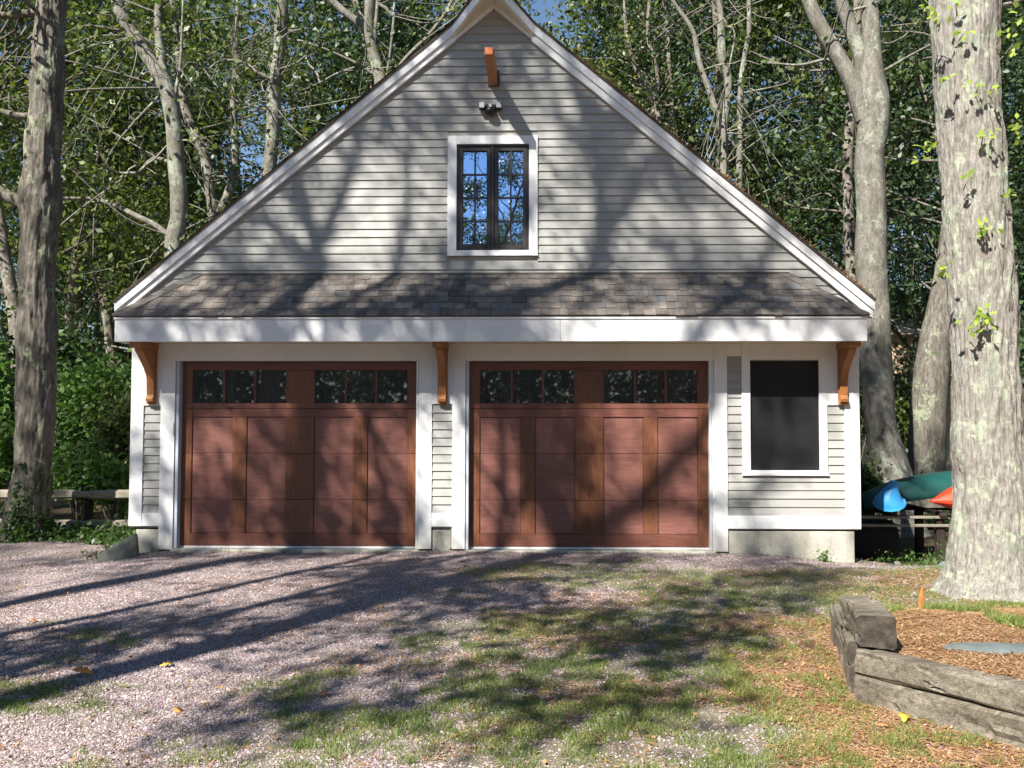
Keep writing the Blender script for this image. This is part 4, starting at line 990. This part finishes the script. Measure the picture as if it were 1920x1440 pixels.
caster_tree('tall oak behind the photographer whose forked trunk shades the left door and gable', 9.5, [(-2.5, 0), (-2.3, -7), (-2.15, -2), (-2.1, .2), (-2.0, 1.3), (-1.85, 2.4), (-1.86, 3.4), (-2.15, 4.3), (-2.3, 5.2), (-2.2, 6.5)],
    [[(-1.86, 3.4, .08), (-1.55, 4.1, .07), (-1.35, 4.8, .05), (-1.2, 5.6, .03)], [(-2.05, .9, .06), (-2.6, 1.5, .05), (-3.2, 1.8, .03)], [(-2., 1.5, .06), (-1.4, 2.1, .05), (-.9, 2.9, .03)], [(-1.86, 3.3, .06), (-2.6, 3.8, .04), (-3.2, 4.0, .02)]], .17, -4.6, .4, 14500, 5)
caster_tree('slender tree behind the photographer casting the middle shadow stripe on the gravel', 8.0, [(-.9, 0), (-.95, -5), (-.85, -2), (-.95, .0), (-1.2, 1.0), (-1.3, 1.9), (-1.0, 3.0), (-.8, 4.2), (-.9, 5.6)],
    [[(-.92, -1.5, .06), (-.5, -.9, .05), (.1, -.3, .04), (.4, .4, .02)], [(-1.25, 1.4, .05), (-1.7, 2.2, .03)]], .075, -3, 2.0, 3500, 7)
caster_tree('leaning tree behind the photographer casting the lowest shadow stripe on the gravel', 8.6, [(.3, 0), (.2, -6), (.05, -2.6), (.1, -.6), (.25, .8), (.1, 2.0), (-.1, 3.2), (.2, 4.6), (.6, 6.0)],
    [[(.08, -2.8, .06), (.5, -2.3, .05), (1.2, -1.9, .04), (2.2, -1.7, .03)], [(.2, .4, .05), (.7, 1.0, .03)]], .075, -1, 4.5, 4500, 9)
# more wood behind and beside the photographer (seen in the window glass)
for i, (x, y, v) in enumerate(((-9, -24, 0), (-3, -27, 1), (3, -24, 3), (8, -21, 4), (12, -12, 0), (11, -4, 2), (-17, -18, 1), (-15, -5, 3), (-13, 2.5, 4), (6, -29, 0), (-8, -31, 1), (0, -33, 3),
    (-14, -26, 4), (-6, -23.5, 4), (0, -23, 4), (5, -24, 4), (12, -20, 4), (15, -16, 3), (16, -8, 4), (-21, -12, 4), (-20, -24, 0), (14, -27, 1), (-4, -35, 3), (9, -35, 0), (-12, -36, 3), (19, -30, 1), (16, 0, 3), (-20, -3, 1))):
    place_tree(VARS[v], x, y, i*1.3, .74 if y < -20 else .9, 'leafy tree of the wood behind the photographer', 'trees behind the photographer')

# ------------------------------------------------------------------ fence
def rail(p0, p1, h, d, m, parent, name='rail', seed=0):
    rng = np.random.default_rng(seed); p0, p1 = np.array(p0, float), np.array(p1, float); n = 9; V = []; F = []
    ax = (p1-p0)/np.linalg.norm(p1-p0); up = np.array([0, 0, 1.]); sd = np.cross(ax, up); pr = [(-.5, -.35), (.1, -.5), (.5, -.3), (.45, .3), (-.05, .5), (-.5, .35)]
    for i in range(n):
        t = i/(n-1); k = .45 if i in (0, n-1) else 1; c = p0+(p1-p0)*t+rng.normal(size=3)*.004
        for a, b in pr: V.append(c+sd*a*d*k*rng.uniform(.93, 1.05)+up*b*h*k*rng.uniform(.93, 1.05))
    for i in range(n-1):
        for j in range(6): F.append((i*6+j, i*6+(j+1) % 6, (i+1)*6+(j+1) % 6, (i+1)*6+j))
    F += [tuple(range(5, -1, -1)), tuple(range((n-1)*6, n*6))]
    return MB().add(V, F).build(name, m, parent)
FE = empty('rail_fence', (-5.5, 1.6, -.2), label='weathered split-rail fence running from the left edge to the garage corner', cat='fence')
for k, (xa, xb) in enumerate(((-130, 170), (150, 330))):
    for ya, hh in ((927, .125), (982, .105)):
        a, b = at(xa, ya+(0 if k else -1), 1.6+.05*k), at(xb, ya, 1.6+.05*k); rail(a, b, hh, .07, RAILM, FE, seed=k*7+ya)
for px in (160, -125):
    a = at(px, 905, 1.66); MB().box(a[0]-.05, a[0]+.05, 1.72, 1.80, -.5, a[2]-.06).build('post', DARKWOOD, FE, .012)

# ------------------------------------------------------------------ boats on their rack
RKO = empty('boat_rack', (5.6, 1.7, -.42), label='dark wooden rack holding the boats beside the garage', cat='rack')
for X, Y in ((4.62, 1.35), (4.62, 2.25), (5.83, 1.35), (5.95, 2.25), (7.1, 1.35), (7.1, 2.25)):
    MB().box(X-.05, X+.05, Y-.045, Y+.045, -.7, .24).build('post', DARKWOOD, RKO, .006)
for z in (.13, .235):
    MB().box(4.5, 7.3, 1.27, 1.30, z-.035, z+.0).build('front_beam', RAILM, RKO, .004)
    MB().box(4.5, 7.3, 2.30, 2.34, z-.035, z+.0).build('rear_beam', DARKWOOD, RKO, .004)
for X in (4.62, 5.2, 5.83, 6.5, 7.1): MB().box(X-.04, X+.04, 1.20, 2.42, .238, .285).build('crossbar', DARKWOOD, RKO, .004)
def hull(path, width, depth, flip, name, label, mt, cat, z_open=True, sheer=.1, pw=.8, vee=.6, ends=(0., 0.)):
    """lofted hull; path = bow and stern points"""
    a, b = np.array(path[0], float), np.array(path[1], float); ax = b-a; L = np.linalg.norm(ax); ax /= L; up = np.array([0, 0, 1.]); sd = np.cross(ax, up); sd /= np.linalg.norm(sd)
    n = 28; m = 14; V = []; F = []
    for i in range(n+1):
        t = i/n; e = (math.sin(math.pi*min(max(t, .012), .988)))**pw; w_ = width/2*e; dp = depth*(.45+.55*e); sh = sheer*(2*t-1)**4
        for j in range(m+1):
            s = -1+2*j/m; x = w_*(abs(s)**.75)*(1 if s > 0 else -1); zz = (1-abs(s)**(1.5+vee))*(dp if pw < .9 else depth*e)
            V.append(a+ax*L*t+sd*x+up*((zz-sh) if flip else (-zz+sh)))
    for i in range(n):
        for j in range(m): q = i*(m+1)+j; F.append((q, q+1, q+m+2, q+m+1))
    c = tuple((a+b)/2); root = MB().add([np.array(v) for v in V], F)
    o = root.build(name, mt, None, smooth=True); tag(o, label=label, cat=cat)
    so_ = o.modifiers.new('thickness', 'SOLIDIFY'); so_.thickness = .012; so_.offset = 0
    return o
CN = hull((at(1612, 932, 1.75), (9.3, 2.5, .585)), .92, .30, True, 'canoe', 'dark green canoe turned upside down over the kayaks', CANOE_G, 'canoe', sheer=.16, pw=.42)
for s in (-1, 1):
    pass
MB().add(*lathe((4.95, 1.80, .42), (1, .3, .0), [(.012, 0), (.016, .02), (.012, .1)], 8)).build('grab_handle', BLACKP, CN)
# blue kayak: bow pointing out towards the drive, keel up
def blue():
    c = at(1672, 950, 1.15); V = []; F = []; n = 20; st = [(.03, .10, .05, .06), (.10, .20, .09, .06), (.18, .25, .12, .06), (.30, .26, .13, .06), (.45, .26, .13, .06), (.9, .24, .14, .08), (1.6, .24, .14, .08), (2.2, .2, .12, .08), (2.8, .05, .05, .1)]
    for y, hw, hh, zc in st:
        for k in range(n):
            t = 2*math.pi*k/n; cx, sz = math.cos(t), math.sin(t); x = hw*cx*(1 if sz < 0 else (abs(cx)**.5)); zz = hh*(sz*1.0 if sz > 0 else sz*.35); V.append((c[0]+y*.42+x*.62, c[1]+y, c[2]-.02+zc*.55+zz*.8))
    for i in range(len(st)-1):
        for k in range(n): F.append((i*n+k, i*n+(k+1) % n, (i+1)*n+(k+1) % n, (i+1)*n+k))
    F.append(tuple(range(n-1, -1, -1))); F.append(tuple(range((len(st)-1)*n, len(st)*n)))
    o = MB().add(V, F).build('kayak', KAYAK_B, None, smooth=True); tag(o, label='light blue kayak, upturned bow showing under the green canoe', cat='kayak', group='kayaks under the canoe')
    # raised stem with flat end
    p = [at(1668, 943, 1.14), at(1668, 937, 1.12), at(1670, 928, 1.10), at(1673, 918, 1.08), at(1676, 910, 1.06), at(1678, 903, 1.05)]
    V, F_ = tube(*spline(p, [.20, .175, .13, .085, .062, .058], 4), 14); nn_ = len(V); m = MB().add(V, [tuple(f) for f in F_]+[tuple(range(nn_-14, nn_))]); m.build('bow_stem', KAYAK_B, o, smooth=True)
blue()
KR = hull((at(1744, 940, 1.15), (7.2, 1.5, .36)), .62, .30, True, 'kayak', 'red-orange kayak whose pointed bow shows left of the lichen-covered trunk', KAYAK_R, 'kayak', sheer=-.0, pw=1.0); KR['group'] = 'kayaks under the canoe'
KR2 = hull((at(1744, 940, 1.15), (7.2, 1.5, .36)), .62, .14, False, 'hull_underside', None, KAYAK_R, None, sheer=.0, pw=1.0)
KR2.parent = KR
for k_ in ('label', 'category'):
    if k_ in KR2: del KR2[k_]

def rock(name, label, c, s, seed, m, cat='rock', pts=None, amp=.3, rot=0.):
    b = bmesh.new(); bmesh.ops.create_icosphere(b, subdivisions=4, radius=1); me = bpy.data.meshes.new(name); b.to_mesh(me); b.free()
    V = np.array([v.co[:] for v in me.vertices]); k = 1+(fbm(V*1.3+seed, 3, seed)-.5)*amp*2+(fbm(V*6+seed, 3, seed+3)-.5)*.08; V = V*k[:, None]
    if pts: V = pts(V)
    V = V*np.array(s); cr, sr = math.cos(rot), math.sin(rot); V = np.stack([V[:, 0]*cr-V[:, 1]*sr, V[:, 0]*sr+V[:, 1]*cr, V[:, 2]], 1)
    me.vertices.foreach_set('co', V.astype(np.float32).ravel()); me.materials.append(m)
    for p in me.polygons: p.use_smooth = True
    o = link(name, me, None, c); return tag(o, label=label, cat=cat)
def wedge(V):
    V = V.copy(); V[:, 2] = np.where(V[:, 2] > 0, V[:, 2]*(.35+.9*np.clip((V[:, 0]+1)/2, 0, 1)), V[:, 2]*.4); V[:, 2] = np.minimum(V[:, 2], .05+.62*np.clip((V[:, 0]+1.05)/2, 0, 1)); return V
rock('boulder', 'wedge-shaped grey boulder leaning at the left foundation corner', (-3.98, -.30, gzs(-3.98, -.3)-.01), (.215, .17, .43), 2, ROCKM, 'boulder', wedge, .18)
rock('flat_stone', 'flat blue-grey stone lying in the pine needles behind the timber wall', (3.48, -4.72, .125), (.36, .11, .035), 4, SLATE, 'stone', None, .2, -.1)
rock('small_stone', 'small rounded stone at the gravel edge below the boat rack', tuple(at(1683, 1056, -.1)-[0, 0, .01]), (.04, .035, .035), 6, ROCKM, 'stone')
rock('small_stone', 'pale blue-grey stone just left of the lichen-covered trunk base', tuple(at(1772, 1062, -.6)), (.07, .06, .05), 8, SLATE, 'stone')

rock('dark_filler', 'near-black block added to darken the shaded gap under the boat rack', (5.02, 1.75, -.12), (.50, .32, .33), 12, simple('filler_black', (.010, .010, .010), .8, .2, 5), 'filler block', lambda V: np.clip(V, -.75, .75), .15)  # added dark block, deepens the shade below the rack
# ------------------------------------------------------------------ timber wall of the bed
TW = empty('timber_retaining_wall', (C0[0], C0[1], -.14), label='weathered timber retaining wall around the raised bed in the right foreground', cat='retaining wall')
def timber(a, b, z0, z1, thick, side, seed, name='timber'):
    """beam from a to b (xy), side = unit vector into the bed"""
    rng = np.random.default_rng(seed); a = np.array([*a, 0.]); b = np.array([*b, 0.]); ax = b-a; L = np.linalg.norm(ax); ax /= L; sd = np.array([*side, 0.]); n = max(6, int(L/.035)); h = z1-z0
    loop = []
    c = .018
    def edge(p, q, k): return [(p[0]+(q[0]-p[0])*t, p[1]+(q[1]-p[1])*t) for t in np.linspace(0, 1, k, endpoint=False)]
    crn = [(c, 0), (thick-c, 0), (thick, c), (thick, h-c), (thick-c, h), (c, h), (0, h-c), (0, c)]
    for i in range(8): loop += edge(crn[i], crn[(i+1) % 8], 5 if i % 2 == 0 else 2)
    m = len(loop); V = []; F = []
    for i in range(n+1):
        for u, v in loop: V.append(a+ax*L*i/n+sd*u+np.array([0, 0, z0+v]))
    V = np.array(V); cen = np.array([a+ax*L*i/n+sd*thick/2+np.array([0, 0, z0+h/2]) for i in range(n+1)]).repeat(m, 0)
    d = V-cen; d /= np.linalg.norm(d, axis=1)[:, None]
    loc = np.stack([(V-a)@ax, (V-a)@sd, V[:, 2]], 1)
    k = (fbm(loc*np.array([3, 28, 28])+seed*3.1, 3, seed)-.5)*.014+(fbm(loc*np.array([2, 4, 4])+seed, 2, seed+1)-.5)*.022-.02*(np.abs(fbm(loc*np.array([1.2, 20, 20])+seed*7, 2, seed+4)-.5) < .018)
    V = V+d*k[:, None]
    for i in range(n):
        for j in range(m): F.append((i*m+j, i*m+(j+1) % m, (i+1)*m+(j+1) % m, (i+1)*m+j))
    F += [tuple(range(m-1, -1, -1)), tuple(range(n*m, n*m+m))]
    o = MB().add(V, F).build(name, TIMBER, TW); o.data.materials.append(TIMBER_END)
    for p in o.data.polygons:
        if len(p.vertices) > 8: p.material_index = 1
    return o
nF = np.array([-DFW[1], DFW[0]]); nS = np.array([DSW[1], -DSW[0]])
timber(C0-DFW*.0, C0+DFW*1.02, -.22, .005, .14, nF, 1)
timber(C0+DFW*1.025, C0+DFW*2.6, -.22, .003, .14, nF, 2)
timber(C0+DFW*.004, C0+DFW*2.4, .013, .150, .14, nF, 3)
pS = C0+DSW*.15+nS*-.012
timber(pS, C0+DSW*1.15+nS*-.012, -.22, .012, .14, nS, 4); timber(pS+DSW*.02-nS*.008, C0+DSW*1.25-nS*.02, .018, .150, .14, nS, 5)
timber(C0+DSW*.015+nS*.012, C0+DSW*.46+nS*.0, .157, .345, .215, nS, 6)
timber(C0+DSW*.47+nS*.0, C0+DSW*.80-nS*.01, .157, .30, .19, nS, 8)
timber(C0+DSW*1.16-nS*.03, C0+DSW*1.5-nS*.03, -.22, .10, .12, nS, 7)
o = TW.children[5]

# small upright dry stub before the big trunk
a = at(1727, 1131, -2.9); m = MB(); V, F = tube(*spline([a+[0, 0, -.05], a+[.004, 0, .05], a+[.012, 0, .13]], [.022, .02, .006], 4), 6); m.add(V, [tuple(f) for f in F])
tag(m.build('broken_stub', CEDAR, None), label='small orange-brown broken stub standing left of the lichen-covered trunk', cat='stub')

# ------------------------------------------------------------------ ground cover
rg = np.random.default_rng(123)
def cover_pts(n, dens, box=(-7.2, 6.2, -6.7, .3), zoff=0.):
    x0, x1, y0, y1 = box; X = []; tot = 0
    while tot < n:
        x = rg.uniform(x0, x1, 60000); y = y0+(y1-y0)*rg.random(60000)
        dep = y-CAM[1]; vis = (np.abs((x-CAM[0]+.03*dep)/dep) < .70)
        d = dens(x, y)*vis; k = rg.random(60000) < d
        X.append(np.stack([x[k], y[k]], 1)); tot += k.sum()
        if len(X) > 60: break
    X = np.vstack(X)[:n]; return X[:, 0], X[:, 1], gz(X[:, 0], X[:, 1])+.004
def near_w(y): return .25+.75*sstep(0, -5, y)
wall_free = lambda x, y: 1-((y > -.07) & (x > XL-.05) & (x < XR+.05))
def bedtimber(x, y): # no cover inside the timbers
    ex, ey = x-C0[0], y-C0[1]; s1 = ex*nF[0]+ey*nF[1]; t1 = ex*DFW[0]+ey*DFW[1]; s2 = ex*nS[0]+ey*nS[1]; t2 = ex*DSW[0]+ey*DSW[1]
    return 1-(((s1 > -.01) & (s1 < .15) & (t1 > -.02)) | ((s2 > -.03) & (s2 < .21) & (t2 > -.02) & (t2 < 1.55)))
# gravel
def gd(x, y): return (1-.62*grass_d(x, y))*(1-.93*bed_mask(x, y))*(1-.5*litter_d(x, y))*near_w(y)*wall_free(x, y)*bedtimber(x, y)*(1-forest_d(x, y))
x, y, z = cover_pts(170000, gd); n = len(x); r = rg.uniform(.003, .0082, n)*(1+.25*(rg.random(n) < .08))
oc = np.array([(1, 0, -.35), (0, 1, -.35), (-1, 0, -.35), (0, -1, -.35), (.15, .1, .8)]); of = np.array([(0, 1, 4), (1, 2, 4), (2, 3, 4), (3, 0, 4)])
th = rg.uniform(0, 6.28, n); ct, st_ = np.cos(th), np.sin(th); O = oc[None]*(1+rg.normal(size=(n, 5, 1))*.22)+rg.normal(size=(n, 5, 3))*.14; O = O*r[:, None, None]*np.array([1.2, .9, .85])
V = np.stack([O[..., 0]*ct[:, None]-O[..., 1]*st_[:, None]+x[:, None], O[..., 0]*st_[:, None]+O[..., 1]*ct[:, None]+y[:, None], O[..., 2]+z[:, None]], -1).reshape(-1, 3)
F = (np.arange(n)[:, None, None]*5+of[None]).reshape(-1, 3)
tag(link('gravel', fast_mesh('gravel', V, F, GRAVEL, attrs=dict(rv=np.repeat(rg.random(n), 5)))), label='loose pinkish grey gravel on the driveway', kind='stuff')
# grass
def blades(name, label, n, dens, hmin, hmax, w, lm, lay=.5, box=(-7.2, 6.2, -6.7, .3)):
    x, y, z = cover_pts(n, dens, box); n = len(x); a = rg.uniform(0, 6.28, n); h = rg.uniform(hmin, hmax, n)*(.6+1.3*fbm(np.stack([x, y, 0*x], -1)*4, 2, 91)**1.5)*(1+.35*sstep(-3, -6, y)); b = rg.uniform(0, 6.28, n); l = rg.uniform(.1, lay, n)*h*1.6
    s = np.stack([np.cos(a), np.sin(a), 0*a], 1)*w*.5; c = np.stack([x, y, z-.003], 1); mid = c+np.stack([np.cos(b)*l*.35, np.sin(b)*l*.35, h*.6], 1); tip = c+np.stack([np.cos(b)*l, np.sin(b)*l, h], 1)
    V = np.stack([c-s, c+s, mid+s*.7, mid-s*.7, tip], 1).reshape(-1, 3); i = np.arange(n)[:, None]*5
    o = link(name, fast_mesh(name, V, [i+np.array([[0, 1, 2, 3]]), i+np.array([[3, 2, 4]])], lm, attrs=dict(rv=np.repeat(rg.random(n), 5)))); return tag(o, label=label, kind='stuff')
blades('grass', 'thin short grass growing through the gravel', 110000, lambda x, y: (grass_d(x, y)**1.3)*near_w(y)*wall_free(x, y)*bedtimber(x, y)*(fbm(np.stack([x, y, 0*x], -1)*7, 2, 88) > .40), .008, .030, .0038, GRASSM, 1.)
blades('grass', 'sparse grass tufts in the raised bed and along the walls', 7000, lambda x, y: ((fbm(np.stack([x, y, 0*x], -1)*2.3, 3, 71) > .62)*bed_mask(x, y)*.8+(np.abs(y+.1) < .12)*.03)*bedtimber(x, y)*wall_free(x, y), .02, .06, .005, GRASSM, .9)
# pine straw and leaf crumbs
x, y, z = cover_pts(70000, lambda x, y: litter_d(x, y)*near_w(y)*bedtimber(x, y)*wall_free(x, y)); n = len(x)
a = rg.uniform(0, 6.28, n); l = rg.uniform(.015, .05, n)*.5; w = rg.uniform(.0012, .004, n)
d = np.stack([np.cos(a)*l, np.sin(a)*l, rg.uniform(-.25, .25, n)*l], 1); s = np.stack([-np.sin(a)*w, np.cos(a)*w, 0*a], 1); c = np.stack([x, y, z+rg.uniform(0, .012, n)], 1)
V = np.stack([c-d-s, c-d+s, c+d+s, c+d-s], 1).reshape(-1, 3); F = np.arange(n)[:, None]*4+np.array([[0, 1, 2, 3]])
tag(link('pine_straw', fast_mesh('pine_straw', V, F, LITTER, attrs=dict(rv=np.repeat(rg.random(n), 4)))), label='orange pine straw over the raised bed and nearby ground', kind='stuff')
x, y, z = cover_pts(3600, lambda x, y: (.25+.75*litter_d(x, y))*near_w(y)*bedtimber(x, y)*wall_free(x, y)*.4); c = np.stack([x, y, z+.008], 1)
V, F, rv = leaves(rg, c, .024, .7, up=2.5); rv = rv*.75
tag(link('fallen_leaves', fast_mesh('fallen_leaves', V, F, LITTER, attrs=dict(rv=rv))), label='small dry leaf fragments scattered over the drive', kind='stuff')
# single fallen leaves one can point at
FL_Y = simple('yellow_fallen_leaf', (.55, .40, .05), .7, .2, 20, bs=0); FL_O = simple('orange_fallen_leaf', (.55, .20, .04), .7, .2, 20, bs=0); FL_B = simple('brown_fallen_leaf', (.30, .15, .06), .8, .2, 20, bs=0)
for k, (px, py, s, m_, lb) in enumerate(((1375, 1228, .085, FL_Y, 'yellow fallen leaf on the drive left of the timber wall'), (1695, 1352, .10, FL_Y, 'yellow lobed leaf at the foot of the front timber'), (350, 1292, .0, FL_O, ''), (175, 1266, .13, FL_O, 'long orange leaf on the gravel at lower left'),
        (298, 1253, .09, FL_Y, 'yellow leaf on the gravel at lower left'), (326, 1325, .07, FL_O, 'curled orange leaf in the grass patch at lower left'), (70, 1170, .06, FL_O, 'small red-orange leaf on the sunlit gravel near the left edge'), (598, 1304, .06, FL_O, 'orange leaf beside the lowest grass patch, left of centre'),
        (1640, 1357, .08, FL_B, 'brown leaf beside the yellow one under the front timber'), (1552, 1275, .06, FL_B, 'reddish brown leaf by the timber wall corner'))):
    if s == 0: continue
    t = (gzs(1, -5)+.02-CAM[2]); dd = _f2+_r3*(px-CPX)/FPX-_u3*(py-CPY)/FPX; q = CAM+dd*t/dd[2]; q[2] = gzs(q[0], q[1])+.014
    P_ = oak_leaf(rg, q, s, np.array([rg.normal()*.2, rg.normal()*.2-.3, 1.]), rg.normal(size=3)*np.array([1, .5, .1])); P_[:, 2] += rg.uniform(0, .006, len(P_))
    me = fast_mesh('fallen_leaf', P_-q, np.array([list(range(len(P_)))]), m_); o = link('fallen_leaf', me, None, q); tag(o, label=lb, cat='leaf', group='single leaves fallen on the drive')
    sm = o.modifiers.new('t', 'SOLIDIFY'); sm.thickness = .0015
# ivy and weeds at the left edge and round the oak's foot
def ivy_pts(n):
    x = rg.uniform(-8.2, -4.1, n*4); y = rg.uniform(.15, 1.7, n*4); k = (y > .55+.35*sstep(-5.3, -4.6, x)+.25*fbm(np.stack([x, y, 0*x], -1)*2, 2, 3)-.22*(x > -5)); x, y = x[k][:n], y[k][:n]
    return np.stack([x, y, gz(x, y)+rg.random(len(x))**2*.13*(.4+fbm(np.stack([x, y, 0*x], -1)*3, 2, 4))], 1)
mass('ivy_ground_cover', 'green ivy and low weeds along the foot of the rail fence', 5200, ivy_pts, .055, LEAF_I, .8)
def ivy_trunk(n):
    h = rg.random(n)**1.6*1.0; a = rg.uniform(-2.9, .6, n); r = .37-.10*np.clip(h/.5, 0, 1)+.02; c = np.array([-5.84, .97]); k = (fbm(np.stack([a*2, h*4, 0*h], -1), 3, 12)+.22*(a > -1.4)-.45*h) > .44
    return np.stack([c[0]+np.cos(a)*r, c[1]+np.sin(a)*r, -.1+h], 1)[k]
C = ivy_trunk(3200); V, F, rv = leaves(rg, C, .05, .8); link('ivy', fast_mesh('ivy', sub(V, T1), F, LEAF_I, attrs=dict(rv=rv)), T1)
def weeds(name, label, c, n, w, h, lm, size, seed):
    rng = np.random.default_rng(seed); root = empty(name, c, label=label, cat='weed'); C = rng.normal(size=(n, 3))*np.array([w, w*.6, h*.35])+[0, 0, h*.5]; C[:, 2] = np.abs(C[:, 2])
    V, F, rv = leaves(rng, C, size, .5); link('foliage', fast_mesh('foliage', V, F, lm, attrs=dict(rv=rv)), root)
    V, F = limb_mesh([(np.array([[0, 0, -.03], [q[0]*.5, q[1]*.5, q[2]*.6], q]), np.array([.003, .002, .001])) for q in C[:10]], 3, .0015); link('stems', fast_mesh('stems', V, F, LEAF_S, attrs=dict(rv=np.zeros(len(V)))), root)
weeds('weed', 'small green weed growing against the right foundation', (3.90, -.14, gzs(3.9, -.14)), 60, .05, .13, LEAF_S, .045, 1)
weeds('weed', 'leafy weed at the foot of the left boulder', (-4.22, -.28, gzs(-4.2, -.3)), 70, .08, .10, LEAF_B, .04, 2)
weeds('weed', 'weeds between the boulder and the fence', (-4.35, .45, gzs(-4.35, .45)), 220, .16, .30, LEAF_I, .06, 3)
weeds('weed', 'low weeds in the shade below the boats', (4.95, .1, gzs(4.95, .1)), 260, .22, .12, LEAF_S, .045, 4)
weeds('weed', 'pale leaved weeds left of the lichen-covered trunk under the rack', (5.55, .35, gzs(5.55, .35)), 200, .14, .25, LEAF_I, .05, 5)
# needles caught on the right-hand roof edge
xx = rg.uniform(.75, 4.5, 2600); hh = np.array([roofz(v) for v in xx]); dn = fbm(np.stack([xx*2.2, 0*xx, 0*xx], -1), 2, 6); k = dn > .42; xx, hh = xx[k], hh[k]
c = np.stack([xx, -.10+rg.random(len(xx))*.12, hh+.012+rg.random(len(xx))*.035], 1); V, F, rv = leaves(rg, c, .035, .25)
tag(link('roof_needles', fast_mesh('roof_needles', V, F, LITTER, attrs=dict(rv=rv))), label='orange needles caught along the right roof edge', kind='stuff')
